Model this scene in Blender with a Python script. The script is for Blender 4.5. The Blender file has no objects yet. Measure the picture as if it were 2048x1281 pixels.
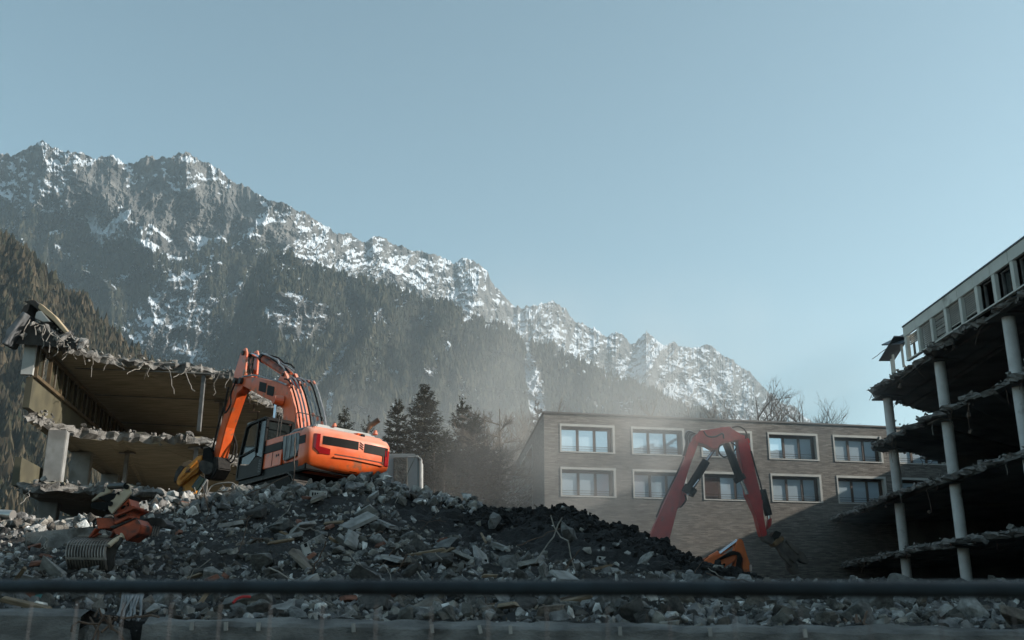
import bpy, math, random
import numpy as np
from mathutils import Vector, Matrix
random.seed(7); rng = np.random.default_rng(7)
scn = bpy.context.scene; COL = scn.collection
R = math.radians
# ---------------------------------------------------------------- camera
HEYE = 1.9; TH = R(16.55); FPX = 1991.0
cd = bpy.data.cameras.new('camera'); cam = bpy.data.objects.new('camera', cd); COL.objects.link(cam)
cam.location = (0, 0, HEYE); cam.rotation_euler = (R(90) + TH, 0, 0)
cd.lens = 35.0; cd.sensor_width = 36.0; cd.clip_start = 0.05; cd.clip_end = 20000
cd.dof.use_dof = True; cd.dof.focus_distance = 38; cd.dof.aperture_fstop = 3.8
scn.camera = cam
# ---------------------------------------------------------------- light
SUN_AZ, SUN_EL = R(92), R(23)
SKY = dict(strength=0.094, air=1.0, dust=1.3, ozone=1.6)
SKYTINT = (0.96, 1.03, 0.97)
HAZE = dict(density=0.00007, aniso=0.25, color=(0.70, 0.89, 1.0))
DUST = 0.045
w = bpy.data.worlds.new('World'); scn.world = w; w.use_nodes = True
nt = w.node_tree; sky = nt.nodes.new('ShaderNodeTexSky'); sky.sky_type = 'NISHITA'; sky.sun_disc = False
sky.sun_elevation = SUN_EL; sky.sun_rotation = SUN_AZ; sky.altitude = 600
sky.air_density = SKY['air']; sky.dust_density = SKY['dust']; sky.ozone_density = SKY['ozone']
hs = nt.nodes.new('ShaderNodeHueSaturation'); hs.inputs['Saturation'].default_value = 0.84; hs.inputs['Hue'].default_value = 0.48
tn = nt.nodes.new('ShaderNodeMix'); tn.data_type = 'RGBA'; tn.blend_type = 'MULTIPLY'; tn.inputs[0].default_value = 1; tn.inputs[7].default_value = (*SKYTINT, 1)
nt.links.new(sky.outputs[0], hs.inputs['Color']); nt.links.new(hs.outputs[0], tn.inputs[6]); nt.links.new(tn.outputs[2], nt.nodes['Background'].inputs[0])
nt.nodes['Background'].inputs[1].default_value = SKY['strength']
sd = bpy.data.lights.new('sun', 'SUN'); sd.energy = 4.8; sd.angle = R(0.53); sd.color = (1.0, 0.92, 0.82)
sun = bpy.data.objects.new('sun', sd); COL.objects.link(sun)
S = Vector((math.sin(SUN_AZ) * math.cos(SUN_EL), math.cos(SUN_AZ) * math.cos(SUN_EL), math.sin(SUN_EL)))
sun.rotation_euler = S.to_track_quat('Z', 'Y').to_euler(); sun.location = (60, 0, 60)
vs = scn.view_settings; vs.view_transform = 'Standard'; vs.look = 'None'; vs.exposure = 0.82; vs.gamma = 1; vs.use_curve_mapping = False
scn.cycles.use_denoising = True; scn.cycles.max_bounces = 8; scn.cycles.volume_bounces = 1
scn.cycles.volume_step_rate = 1.0; scn.cycles.caustics_reflective = False; scn.cycles.sample_clamp_indirect = 4
# ---------------------------------------------------------------- survey helpers: a sight line from the viewpoint met with a plane of the place
CAM = np.array([0, 0, HEYE]); FW = np.array([0, math.cos(TH), math.sin(TH)]); UP = np.array([0, -math.sin(TH), math.cos(TH)])
def ray(px, py): return np.array([(px - 1024) / FPX, 0, 0]) + (640.5 - py) / FPX * UP + FW
def atY(px, py, Y): d = ray(px, py); return CAM + d * (Y / d[1])
def atZ(px, py, z): d = ray(px, py); return CAM + d * ((z - HEYE) / d[2])
# ---------------------------------------------------------------- noise
_T = rng.random((256, 256)).astype(np.float32)
def vnoise(x, y):
    xi = np.floor(x).astype(np.int64); yi = np.floor(y).astype(np.int64); fx = x - xi; fy = y - yi
    fx = fx * fx * (3 - 2 * fx); fy = fy * fy * (3 - 2 * fy)
    a = _T[xi & 255, yi & 255]; b = _T[(xi + 1) & 255, yi & 255]; c = _T[xi & 255, (yi + 1) & 255]; d = _T[(xi + 1) & 255, (yi + 1) & 255]
    return (a + (b - a) * fx) * (1 - fy) + (c + (d - c) * fx) * fy
def fbm(x, y, o=5, g=0.5):
    s = 0; a = 1; t = 0
    for i in range(o): s = s + a * vnoise(x * 2 ** i + 17.3 * i, y * 2 ** i + 9.1 * i); t += a; a *= g
    return s / t
def ridged(x, y, o=6, g=0.55):
    s = 0; a = 1; t = 0
    for i in range(o): s = s + a * (1 - np.abs(2 * vnoise(x * 2 ** i + 31.7 * i, y * 2 ** i + 5.3 * i) - 1)) ** 1.6; t += a; a *= g
    return s / t
def sstep(a, b, x): t = np.clip((x - a) / (b - a), 0, 1); return t * t * (3 - 2 * t)
# ---------------------------------------------------------------- materials
MATS = {}
def mat(name, c1, c2=None, scale=3.0, rough=0.8, bump=0.0, bscale=None, metal=0.0, spec=0.5, lo=0.35, hi=0.65, attr=None, rnd=0.0, dirt=None, stretch=None, coat=0.0, coord='Object', detail=6):
    if name in MATS: return MATS[name]
    m = bpy.data.materials.new(name); m.use_nodes = True; MATS[name] = m
    N = m.node_tree.nodes; L = m.node_tree.links; p = N['Principled BSDF']
    p.inputs['Roughness'].default_value = rough; p.inputs['Metallic'].default_value = metal
    p.inputs['Specular IOR Level'].default_value = spec; p.inputs['Coat Weight'].default_value = coat
    tc = N.new('ShaderNodeTexCoord'); mp = N.new('ShaderNodeMapping'); L.new(tc.outputs[coord], mp.inputs[0])
    if stretch: mp.inputs['Scale'].default_value = stretch
    c2 = c2 or tuple(x * 0.7 for x in c1)
    nz = N.new('ShaderNodeTexNoise'); nz.inputs['Scale'].default_value = scale; nz.inputs['Detail'].default_value = detail; L.new(mp.outputs[0], nz.inputs['Vector'])
    rp = N.new('ShaderNodeValToRGB'); rp.color_ramp.elements[0].position = lo; rp.color_ramp.elements[1].position = hi
    rp.color_ramp.elements[0].color = (*c2, 1); rp.color_ramp.elements[1].color = (*c1, 1); L.new(nz.outputs['Fac'], rp.inputs[0])
    col = rp.outputs[0]
    if dirt:
        n2 = N.new('ShaderNodeTexNoise'); n2.inputs['Scale'].default_value = dirt[1]; n2.inputs['Detail'].default_value = 8; L.new(mp.outputs[0], n2.inputs['Vector'])
        r2 = N.new('ShaderNodeValToRGB'); r2.color_ramp.elements[0].position = dirt[2]; r2.color_ramp.elements[1].position = dirt[2] + 0.12
        mx = N.new('ShaderNodeMix'); mx.data_type = 'RGBA'; L.new(n2.outputs['Fac'], r2.inputs[0]); L.new(r2.outputs[0], mx.inputs[0]); L.new(col, mx.inputs[6]); mx.inputs[7].default_value = (*dirt[0], 1); col = mx.outputs[2]
    if attr or rnd:
        mu = N.new('ShaderNodeMix'); mu.data_type = 'RGBA'; mu.blend_type = 'MULTIPLY'; mu.inputs[0].default_value = 1
        if attr: at = N.new('ShaderNodeAttribute'); at.attribute_name = attr; L.new(at.outputs['Color'], mu.inputs[7])
        else:
            oi = N.new('ShaderNodeObjectInfo'); r3 = N.new('ShaderNodeValToRGB'); L.new(oi.outputs['Random'], r3.inputs[0])
            r3.color_ramp.elements[0].color = (1 - rnd, 1 - rnd, 1 - rnd, 1); r3.color_ramp.elements[1].color = (1, 1, 1, 1); L.new(r3.outputs[0], mu.inputs[7])
        L.new(col, mu.inputs[6]); col = mu.outputs[2]
    L.new(col, p.inputs['Base Color'])
    if bump:
        nb = N.new('ShaderNodeTexNoise'); nb.inputs['Scale'].default_value = bscale or scale * 4; nb.inputs['Detail'].default_value = 8; nb.inputs['Roughness'].default_value = 0.65; L.new(mp.outputs[0], nb.inputs['Vector'])
        bp = N.new('ShaderNodeBump'); bp.inputs['Strength'].default_value = min(1, bump); bp.inputs['Distance'].default_value = 0.05 * max(1, bump); L.new(nb.outputs['Fac'], bp.inputs['Height']); L.new(bp.outputs[0], p.inputs['Normal'])
    return m
# ---------------------------------------------------------------- mesh builder
class MB:
    def __init__(s): s.v = []; s.f = []
    def add(s, v, f):
        n = len(s.v); s.v += [tuple(map(float, p)) for p in v]; s.f += [tuple(i + n for i in q) for q in f]; return s
    def box(s, c, d, rot=None, taper=1.0):
        x, y, z = (q / 2 for q in d); v = []
        for sz in (-1, 1):
            t = taper if sz > 0 else 1
            for sx, sy in ((-1, -1), (1, -1), (1, 1), (-1, 1)):
                p = Vector((sx * x * t, sy * y * t, sz * z)); p = rot @ p if rot else p; v.append(p + Vector(c))
        return s.add(v, [(3, 2, 1, 0), (4, 5, 6, 7), (0, 1, 5, 4), (1, 2, 6, 5), (2, 3, 7, 6), (3, 0, 4, 7)])
    def bar(s, a, b, w, h=None, up=(0, 0, 1)):
        a = Vector(a); b = Vector(b); d = b - a; q = d.normalized(); u = Vector(up)
        if abs(q.dot(u)) > 0.98: u = Vector((1, 0, 0))
        sx = q.cross(u).normalized(); sy = sx.cross(q); M = Matrix((sx, q, sy)).transposed()
        return s.box((a + b) / 2, (w, d.length, h or w), M)
    def tube(s, pts, r, n=8, cap=True):
        pts = [Vector(p) for p in pts]; rr = r if hasattr(r, '__len__') else [r] * len(pts); v = []; f = []
        t0 = (pts[1] - pts[0]).normalized(); u = Vector((0, 0, 1)) if abs(t0.z) < 0.9 else Vector((1, 0, 0)); u = (u - t0 * u.dot(t0)).normalized()
        for i, p in enumerate(pts):
            t = (pts[min(i + 1, len(pts) - 1)] - pts[max(i - 1, 0)]).normalized(); u = (u - t * u.dot(t))
            u = u.normalized() if u.length > 1e-5 else t.orthogonal().normalized(); w_ = t.cross(u)
            for k in range(n): a = 2 * math.pi * k / n; v.append(p + (u * math.cos(a) + w_ * math.sin(a)) * rr[i])
        for i in range(len(pts) - 1):
            for k in range(n): k2 = (k + 1) % n; f.append((i * n + k, i * n + k2, (i + 1) * n + k2, (i + 1) * n + k))
        if cap: f.append(tuple(range(n))[::-1]); f.append(tuple(range((len(pts) - 1) * n, len(pts) * n)))
        return s.add(v, f)
    def prism(s, A, B):      # two matching outlines joined
        n = len(A); f = [tuple(range(n))[::-1], tuple(range(n, 2 * n))] + [(i, (i + 1) % n, n + (i + 1) % n, n + i) for i in range(n)]
        return s.add(list(A) + list(B), f)
    def rings(s, rs, cap=True):
        n = len(rs[0]); v = [p for r in rs for p in r]; f = []
        for j in range(len(rs) - 1):
            for i in range(n): k = (i + 1) % n; f.append((j * n + i, j * n + k, (j + 1) * n + k, (j + 1) * n + i))
        if cap: f += [tuple(range(n))[::-1], tuple(range((len(rs) - 1) * n, len(rs) * n))]
        return s.add(v, f)
    def build(s, name, m, parent=None, off=(0, 0, 0), smooth=False, bevel=0.0, kind=None, fix=True):
        me = bpy.data.meshes.new(name); o_ = Vector(off); me.from_pydata([tuple(Vector(p) - o_) for p in s.v], [], s.f)
        if fix:
            import bmesh; bm = bmesh.new(); bm.from_mesh(me); bmesh.ops.recalc_face_normals(bm, faces=bm.faces)
            if bevel: bmesh.ops.bevel(bm, geom=[e for e in bm.edges if len(e.link_faces) == 2 and e.calc_face_angle(0) > 0.6], offset=bevel, segments=2, affect='EDGES', clamp_overlap=True)
            bm.to_mesh(me); bm.free()
        me.materials.append(m)
        if smooth: me.polygons.foreach_set('use_smooth', [True] * len(me.polygons))
        if smooth: me.set_sharp_from_angle(angle=R(40))
        o = bpy.data.objects.new(name, me); COL.objects.link(o)
        if parent: o.parent = parent
        if kind: o['kind'] = kind
        return o
def bigmesh(name, V, F, m, attrs=None, kind='structure', smooth=False, parent=None):
    me = bpy.data.meshes.new(name); V = np.asarray(V, np.float32); F = np.asarray(F, np.int32); k = F.shape[1]
    me.vertices.add(len(V)); me.vertices.foreach_set('co', V.ravel()); me.loops.add(F.size); me.loops.foreach_set('vertex_index', F.ravel())
    me.polygons.add(len(F)); me.polygons.foreach_set('loop_start', np.arange(0, F.size, k, dtype=np.int32))
    me.update(calc_edges=True)
    for an, av in (attrs or {}).items():
        av = np.asarray(av, np.float32)
        if av.ndim == 1: a = me.attributes.new(an, 'FLOAT', 'POINT'); a.data.foreach_set('value', av)
        else:
            a = me.attributes.new(an, 'FLOAT_COLOR', 'POINT'); c = np.ones((len(av), 4), np.float32); c[:, :3] = av; a.data.foreach_set('color', c.ravel())
    me.materials.append(m); me.polygons.foreach_set('use_smooth', np.full(len(F), smooth))
    o = bpy.data.objects.new(name, me); COL.objects.link(o); o['kind'] = kind
    if parent: o.parent = parent
    return o
def gridfaces(nr, nc):
    i = np.arange(nr - 1)[:, None] * nc + np.arange(nc - 1)[None]; return np.stack([i, i + 1, i + nc + 1, i + nc], -1).reshape(-1, 4)
def thing(name, label, cat, loc=(0, 0, 0), group=None, rot=None):
    o = bpy.data.objects.new(name, None); COL.objects.link(o); o.empty_display_size = 0.3
    if rot is not None: o.matrix_world = Matrix.Translation(Vector(loc)) @ rot.to_4x4()
    else: o.location = tuple(map(float, loc))
    return tag(o, label, cat, group)
def tag(o, label, cat, group=None):
    o['label'] = label; o['category'] = cat
    if group: o['group'] = group
    return o
def copy_tree(o, parent=None):
    c = o.copy(); COL.objects.link(c); c.parent = parent
    for ch in list(o.children): copy_tree(ch, c)
    return c
def wob(a, b, n, amp, seed=0, sag=0):
    rr = random.Random(seed); a = Vector(a); b = Vector(b); out = []; d = Vector((0, 0, 0))
    for i in range(n + 1):
        t = i / n; d += Vector((rr.gauss(0, amp), rr.gauss(0, amp), rr.gauss(0, amp))) if 0 < i else Vector()
        out.append(a.lerp(b, t) + d - Vector((0, 0, sag * 4 * t * (1 - t))))
    return out
# palette
def add_top_glare(m, col, lo=.15, hi=1.0):  # paints glare, with a little dust, into the colour of up-facing faces
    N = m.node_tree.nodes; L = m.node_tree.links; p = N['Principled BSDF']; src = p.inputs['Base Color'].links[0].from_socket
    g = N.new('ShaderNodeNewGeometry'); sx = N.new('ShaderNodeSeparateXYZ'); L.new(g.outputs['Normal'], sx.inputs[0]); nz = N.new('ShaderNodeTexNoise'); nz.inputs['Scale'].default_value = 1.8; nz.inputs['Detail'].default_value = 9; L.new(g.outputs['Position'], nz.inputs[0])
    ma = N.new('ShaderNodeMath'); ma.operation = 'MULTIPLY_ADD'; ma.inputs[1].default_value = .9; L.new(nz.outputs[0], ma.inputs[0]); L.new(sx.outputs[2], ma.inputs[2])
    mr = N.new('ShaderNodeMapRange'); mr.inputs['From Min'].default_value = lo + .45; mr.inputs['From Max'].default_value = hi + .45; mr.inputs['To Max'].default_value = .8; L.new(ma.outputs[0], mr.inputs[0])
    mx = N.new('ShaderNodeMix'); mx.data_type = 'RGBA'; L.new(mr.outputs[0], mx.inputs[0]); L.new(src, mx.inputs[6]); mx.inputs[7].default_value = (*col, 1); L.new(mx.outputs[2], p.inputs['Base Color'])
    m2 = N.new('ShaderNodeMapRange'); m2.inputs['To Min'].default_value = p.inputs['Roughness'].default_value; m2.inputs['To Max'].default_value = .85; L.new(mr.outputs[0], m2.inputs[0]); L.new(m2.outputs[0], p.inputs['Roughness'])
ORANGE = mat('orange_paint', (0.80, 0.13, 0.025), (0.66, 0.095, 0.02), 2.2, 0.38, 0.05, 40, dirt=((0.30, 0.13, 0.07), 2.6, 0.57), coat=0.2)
ORANGE_W = mat('worn_orange_paint', (0.48, 0.085, 0.025), (0.22, 0.045, 0.02), 3, 0.6, 0.3, 30, dirt=((0.05, 0.035, 0.03), 4, 0.52))
add_top_glare(ORANGE, (0.62, 0.36, 0.27), .0, .9)
RED = mat('red_paint', (0.52, 0.025, 0.022), (0.40, 0.02, 0.02), 2, 0.45, dirt=((0.20, 0.06, 0.05), 1.5, 0.6))
BLACK = mat('black_paint', (0.004, 0.0045, 0.0045), (0.008, 0.008, 0.008), 5, 0.42, spec=0.10)
RUBBER = mat('rubber', (0.016, 0.015, 0.014), (0.03, 0.027, 0.024), 8, 0.8, 0.3, spec=0.2)
STEEL = mat('dirty_steel', (0.07, 0.062, 0.055), (0.022, 0.02, 0.018), 5, 0.55, 0.3, 30, metal=0.5)
CHROME = mat('piston_chrome', (0.62, 0.66, 0.70), (0.5, 0.54, 0.58), 5, 0.18, metal=1.0)
GREYP = mat('grey_plastic', (0.20, 0.205, 0.21), (0.13, 0.13, 0.135), 6, 0.55)
PALE = mat('pale_panel', (0.42, 0.42, 0.40), (0.33, 0.33, 0.31), 2, 0.6)
YELLOW = mat('yellow_paint', (0.78, 0.33, 0.03), (0.45, 0.17, 0.03), 3, 0.5, 0.2, 20, dirt=((0.10, 0.06, 0.04), 3, 0.55))
GLASS = mat('cab_glass', (0.02, 0.025, 0.025), (0.012, 0.015, 0.015), 3, 0.06, spec=0.5)
WINGLASS = mat('window_glass', (0.72, 0.85, 0.93), (0.66, 0.80, 0.90), 0.4, 0.03, metal=0.5)  # pale blue base paints the sky reflected in the panes
REDLENS = mat('red_lens', (0.30, 0.008, 0.012), (0.22, 0.008, 0.01), 4, 0.15, coat=0.6)
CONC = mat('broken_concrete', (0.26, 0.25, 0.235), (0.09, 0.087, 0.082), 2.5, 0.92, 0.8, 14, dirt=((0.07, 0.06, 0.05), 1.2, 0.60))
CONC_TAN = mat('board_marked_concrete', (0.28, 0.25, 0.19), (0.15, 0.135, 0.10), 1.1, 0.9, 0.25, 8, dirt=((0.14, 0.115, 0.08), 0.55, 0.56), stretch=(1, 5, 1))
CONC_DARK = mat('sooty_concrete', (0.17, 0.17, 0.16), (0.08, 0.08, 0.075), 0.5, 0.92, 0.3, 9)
WHITEP = mat('white_render', (0.62, 0.63, 0.62), (0.50, 0.50, 0.49), 1.5, 0.8, dirt=((0.25, 0.24, 0.22), 1.2, 0.62))
REBAR = mat('rusty_rebar', (0.12, 0.075, 0.05), (0.06, 0.04, 0.03), 6, 0.8)
WIRE = mat('pale_wire', (0.30, 0.28, 0.25), (0.16, 0.14, 0.12), 6, 0.7)
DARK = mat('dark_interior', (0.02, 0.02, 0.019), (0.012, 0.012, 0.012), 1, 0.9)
BROWNF = mat('brown_window_frame', (0.085, 0.055, 0.04), (0.06, 0.04, 0.03), 3, 0.5)
ALU = mat('anodised_panel', (0.60, 0.60, 0.55), (0.50, 0.50, 0.46), 0.8, 0.6, dirt=((0.26, 0.25, 0.22), 0.8, 0.60))
# ================================================================ SETTING
# ---- valley floor
g = MB().add([(-9000, -600, 0), (9000, -600, 0), (9000, 9000, 0), (-9000, 9000, 0)], [(0, 1, 2, 3)]).build('ground', mat('valley_ground', (0.07, 0.065, 0.05), (0.04, 0.04, 0.032), 0.02, 0.95, 0.2, 1.0), fix=False); g['kind'] = 'structure'
# ---- rubble terrain: angle of the surface above eye level as a function of bearing and distance
_pc = [(-900, 1030, 27), (-300, 1035, 27), (0, 1042, 27), (130, 1056, 26), (210, 1046, 26), (300, 1010, 26.5), (400, 1002, 27), (480, 990, 27), (560, 982, 27), (640, 976, 27), (700, 972, 27), (755, 966, 27), (800, 983, 27), (850, 996, 27), (900, 1004, 27), (945, 1010, 26.5), (1000, 1019, 26), (1060, 1020, 25.5),
       (1130, 1016, 25), (1160, 1025, 24.6), (1220, 1049, 24), (1300, 1079, 23), (1360, 1108, 22), (1430, 1137, 21), (1500, 1157, 20), (1600, 1166, 19), (2048, 1170, 19), (2900, 1172, 19)]
_A = np.array([ray(p, y)[0] / ray(p, y)[1] for p, y, _ in _pc]); _TC = np.array([ray(p, y)[2] / ray(p, y)[1] for p, y, _ in _pc]); _YC = np.array([c for *_, c in _pc])
YW = 9.6
_w = [(-900, 1216), (-140, 1219), (162, 1223), (285, 1240), (2300, 1263), (3200, 1270)]; _WA = [ray(p, y)[0] / ray(p, y)[1] for p, y in _w]; _WT = [ray(p, y)[2] / ray(p, y)[1] for p, y in _w]
def terrain(X, Y, fine=True):
    X = np.asarray(X, float); Y = np.asarray(Y, float); a = X / np.maximum(Y, 1)
    tc = np.interp(a, _A, _TC); yc = np.interp(a, _A, _YC)
    t = np.clip((Y - YW) / (yc - YW), 0, 1); tw = np.interp(a, _WA, _WT); m = tw + (tc - tw) * t ** 1.3
    z = HEYE + Y * m
    zc = HEYE + yc * tc; over = np.clip(Y - yc, 0, None)
    lo = np.where(a < -0.36, 4.2, np.where(a < -0.03, 4.9, 0.8)); fall = np.where(a < -0.03, sstep(0, 9, over), sstep(0, 8, over))
    z = np.where(over > 0, zc + (np.minimum(lo, zc) - zc) * fall, z)
    z = np.where(over > 0, z + (0.8 - z) * sstep(44, 56, Y) * (a > -0.36), z)
    crest = np.exp(-((Y - yc) / 2.5) ** 2)
    z = z + (fbm(X * 0.55 + 7, Y * 0.55, 3) - 0.5) * 0.55 * (1 - 0.75 * crest) * sstep(YW, YW + 2, Y)
    if fine: z = z + (fbm(X * 2.6, Y * 2.6 + 40, 4, 0.6) - 0.5) * 0.34 * sstep(YW - 1, YW + 1, Y)
    return z
na, ny = 560, 300
ya = YW + 0.02 + (60 - YW) * np.linspace(0, 1, ny) ** 1.7
aa = np.linspace(-0.80, 0.80, na)
YY, AA = np.meshgrid(ya, aa, indexing='ij'); XX = AA * YY; ZZ = terrain(XX, YY)
def proj(X, Y, Z):
    d = Y * FW[1] + (Z - HEYE) * FW[2]; u = Y * UP[1] + (Z - HEYE) * UP[2]; return 1024 + FPX * X / d, 640.5 - FPX * u / d
def inpoly(px, py, poly):
    c = np.zeros(px.shape, bool); n = len(poly)
    for i in range(n):
        x1, y1 = poly[i]; x2, y2 = poly[(i + 1) % n]
        c ^= ((y1 > py) != (y2 > py)) & (px < (x2 - x1) * (py - y1) / (y2 - y1 + 1e-9) + x1)
    return c
# the band of black earth tipped along the heap, given in plan
SOILP = [(790, 985), (860, 985), (1000, 1005), (1130, 1005), (1230, 1035), (1480, 1140), (1560, 1165), (1440, 1162), (1300, 1146), (1130, 1118), (1000, 1088), (890, 1078), (840, 1045), (790, 1035)]
PXg, PYg = proj(XX, YY, terrain(XX, YY, False))
darkm = inpoly(PXg + 30 * (fbm(XX, YY, 3) - .5), PYg + 24 * (fbm(XX + 9, YY, 3) - .5), SOILP) | ((YY > np.interp(AA, _A, _YC)) & (AA > -0.1))
ZZ[0] -= 1.6; ZZ = ZZ + darkm * (ridged(XX * 1.8, YY * 1.8, 5, .6) - 0.5) * 0.20
lum = 0.75 + 0.5 * fbm(XX * 1.3, YY * 1.3, 4)
pale = fbm(XX * 0.35 + 3, YY * 0.5, 3)
basec = np.array([0.020, 0.0185, 0.017])[None, None] * lum[..., None] * (0.65 + 1.0 * pale[..., None])
basec = np.where(darkm[..., None], np.array([0.006, 0.0055, 0.005])[None, None] * lum[..., None], basec)
SOIL = mat('rubble_soil', (1.3, 1.3, 1.3), (0.5, 0.5, 0.5), 9, 0.95, 1.0, 16, attr='tone')
ter = bigmesh('rubble_ground', np.stack([XX, YY, ZZ], -1).reshape(-1, 3), gridfaces(ny, na), SOIL, {'tone': basec.reshape(-1, 3)}, smooth=False)
# ---------------------------------------------------------------- mountains
def mountain_mat(name):
    m = bpy.data.materials.new(name); m.use_nodes = True; N = m.node_tree.nodes; L = m.node_tree.links; p = N['Principled BSDF']; p.inputs['Roughness'].default_value = 0.9; p.inputs['Specular IOR Level'].default_value = 0.1
    g_ = N.new('ShaderNodeNewGeometry'); mp = N.new('ShaderNodeMapping'); L.new(g_.outputs['Position'], mp.inputs[0]); mp.inputs['Scale'].default_value = (0.01, 0.01, 0.009)
    n1 = N.new('ShaderNodeTexNoise'); n1.inputs['Scale'].default_value = 1.6; n1.inputs['Detail'].default_value = 9; n1.inputs['Roughness'].default_value = 0.65; L.new(mp.outputs[0], n1.inputs[0])
    r1 = N.new('ShaderNodeValToRGB'); e = r1.color_ramp.elements; e[0].position = 0.35; e[0].color = (0.035, 0.038, 0.040, 1); e[1].position = 0.66; e[1].color = (0.165, 0.162, 0.155, 1); L.new(n1.outputs[0], r1.inputs[0])
    af = N.new('ShaderNodeAttribute'); af.attribute_name = 'forest'; asn = N.new('ShaderNodeAttribute'); asn.attribute_name = 'snow'
    n2 = N.new('ShaderNodeTexNoise'); n2.inputs['Scale'].default_value = 0.045; n2.inputs['Detail'].default_value = 6; L.new(g_.outputs['Position'], n2.inputs[0])
    mf = N.new('ShaderNodeMix'); mf.data_type = 'RGBA'; L.new(af.outputs['Fac'], mf.inputs[0]); L.new(r1.outputs[0], mf.inputs[6])
    r4 = N.new('ShaderNodeValToRGB'); r4.color_ramp.elements[0].color = (0.016, 0.018, 0.012, 1); r4.color_ramp.elements[1].color = (0.032, 0.030, 0.022, 1); L.new(n2.outputs[0], r4.inputs[0]); L.new(r4.outputs[0], mf.inputs[7])
    ad = N.new('ShaderNodeMath'); ad.operation = 'MULTIPLY_ADD'; ad.inputs[1].default_value = 2.2; n3 = N.new('ShaderNodeTexNoise'); n3.inputs['Scale'].default_value = 0.028; n3.inputs['Detail'].default_value = 9; n3.inputs['Roughness'].default_value = 0.75; L.new(g_.outputs['Position'], n3.inputs[0])
    L.new(n3.outputs[0], ad.inputs[0]); L.new(asn.outputs['Fac'], ad.inputs[2])
    r5 = N.new('ShaderNodeValToRGB'); r5.color_ramp.elements[0].position = 0.48; r5.color_ramp.elements[1].position = 0.54; sb = N.new('ShaderNodeMath'); sb.operation = 'SUBTRACT'; sb.inputs[1].default_value = 1.11; L.new(ad.outputs[0], sb.inputs[0]); L.new(sb.outputs[0], r5.inputs[0])
    ms = N.new('ShaderNodeMix'); ms.data_type = 'RGBA'; L.new(r5.outputs[0], ms.inputs[0]); L.new(mf.outputs[2], ms.inputs[6]); ms.inputs[7].default_value = (0.50, 0.55, 0.60, 1)
    L.new(ms.outputs[2], p.inputs['Base Color'])
    bp = N.new('ShaderNodeBump'); bp.inputs['Strength'].default_value = 0.9; bp.inputs['Distance'].default_value = 14; nb = N.new('ShaderNodeTexNoise'); nb.inputs['Scale'].default_value = 0.035; nb.inputs['Detail'].default_value = 10; nb.inputs['Roughness'].default_value = 0.7
    L.new(g_.outputs['Position'], nb.inputs[0]); L.new(nb.outputs[0], bp.inputs['Height']); L.new(bp.outputs[0], p.inputs['Normal'])
    return m
MTN = mountain_mat('mountain_rock')
def segdist(px, py, pts):
    d = np.full(px.shape, 1e9)
    for (x1, y1, w1), (x2, y2, w2) in zip(pts[:-1], pts[1:]):
        t = np.clip(((px - x1) * (x2 - x1) + (py - y1) * (y2 - y1)) / ((x2 - x1) ** 2 + (y2 - y1) ** 2), 0, 1)
        d = np.minimum(d, np.hypot(px - x1 - t * (x2 - x1), py - y1 - t * (y2 - y1)) / (w1 + (w2 - w1) * t))
    return d
TREES = []
def mountain(name, label_, skyl, ybot, Rs, Rb, nu, nv, amp, jag, forestf, snowf, nscale=1.0, seed=0, vpow=1.0):
    sx = np.array([p[0] for p in skyl], float); sy = np.array([p[1] for p in skyl], float)
    u = np.linspace(sx[0], sx[-1], nu); v = np.linspace(0, 1, nv) ** 0.85
    U_, V_ = np.meshgrid(u, v); sk = np.interp(u, sx, sy) + jag * ((ridged(u / 60 + seed, u * 0 + 3.3, 7, 0.72) - 0.62) * -3.2)
    PY = ybot + (sk[None] - ybot) * V_
    rs = np.interp(u, *Rs)[None]; rb = np.interp(u, *Rb)[None]
    env = sstep(0, 0.12, V_) * (1 - 0.55 * sstep(0.85, 1, V_))
    wx = U_ + 60 * (fbm(U_ / 160 + seed, PY / 160, 3) - .5); wy = PY + 60 * (fbm(U_ / 150 + 4, PY / 150 + seed, 3) - .5)
    # ribs and gullies run downhill
    n1 = ridged((wx + wy * 0.35) / 150 * nscale + seed, (wy - wx * .4) / 230 * nscale, 7, 0.58)
    n2 = ridged(wx / 40 * nscale, wy / 52 * nscale + seed, 6, 0.68)
    Rr = rb + (rs - rb) * V_ ** vpow - amp * env * (n1 - 0.5) * 2 - amp * 0.62 * env * (n2 - .5)
    d = np.stack([(U_ - 1024) / FPX, (640.5 - PY) / FPX * UP[1] + FW[1], (640.5 - PY) / FPX * UP[2] + FW[2]], -1)
    P = CAM + d * (Rr / d[..., 1])[..., None]
    du = np.gradient(P, axis=1); dv = np.gradient(P, axis=0); nn = np.cross(du, dv); nn /= np.linalg.norm(nn, axis=-1, keepdims=True) + 1e-9
    nn *= np.where(nn[..., 1:2] > 0, -1, 1)
    fo = forestf(U_, PY, nn, V_); sn = snowf(U_, PY, nn, V_, fo)
    P[0, :, 2] = -5
    o = bigmesh(name, P.reshape(-1, 3), gridfaces(nv, nu), MTN, {'forest': fo.ravel(), 'snow': sn.ravel()}, smooth=False)
    o['label'] = label_
    return o, P, fo, U_, PY, sn
nz_ = lambda x, y, s, k=0: fbm(x / s + k, y / s + k * 1.7, 5, 0.6)
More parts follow.
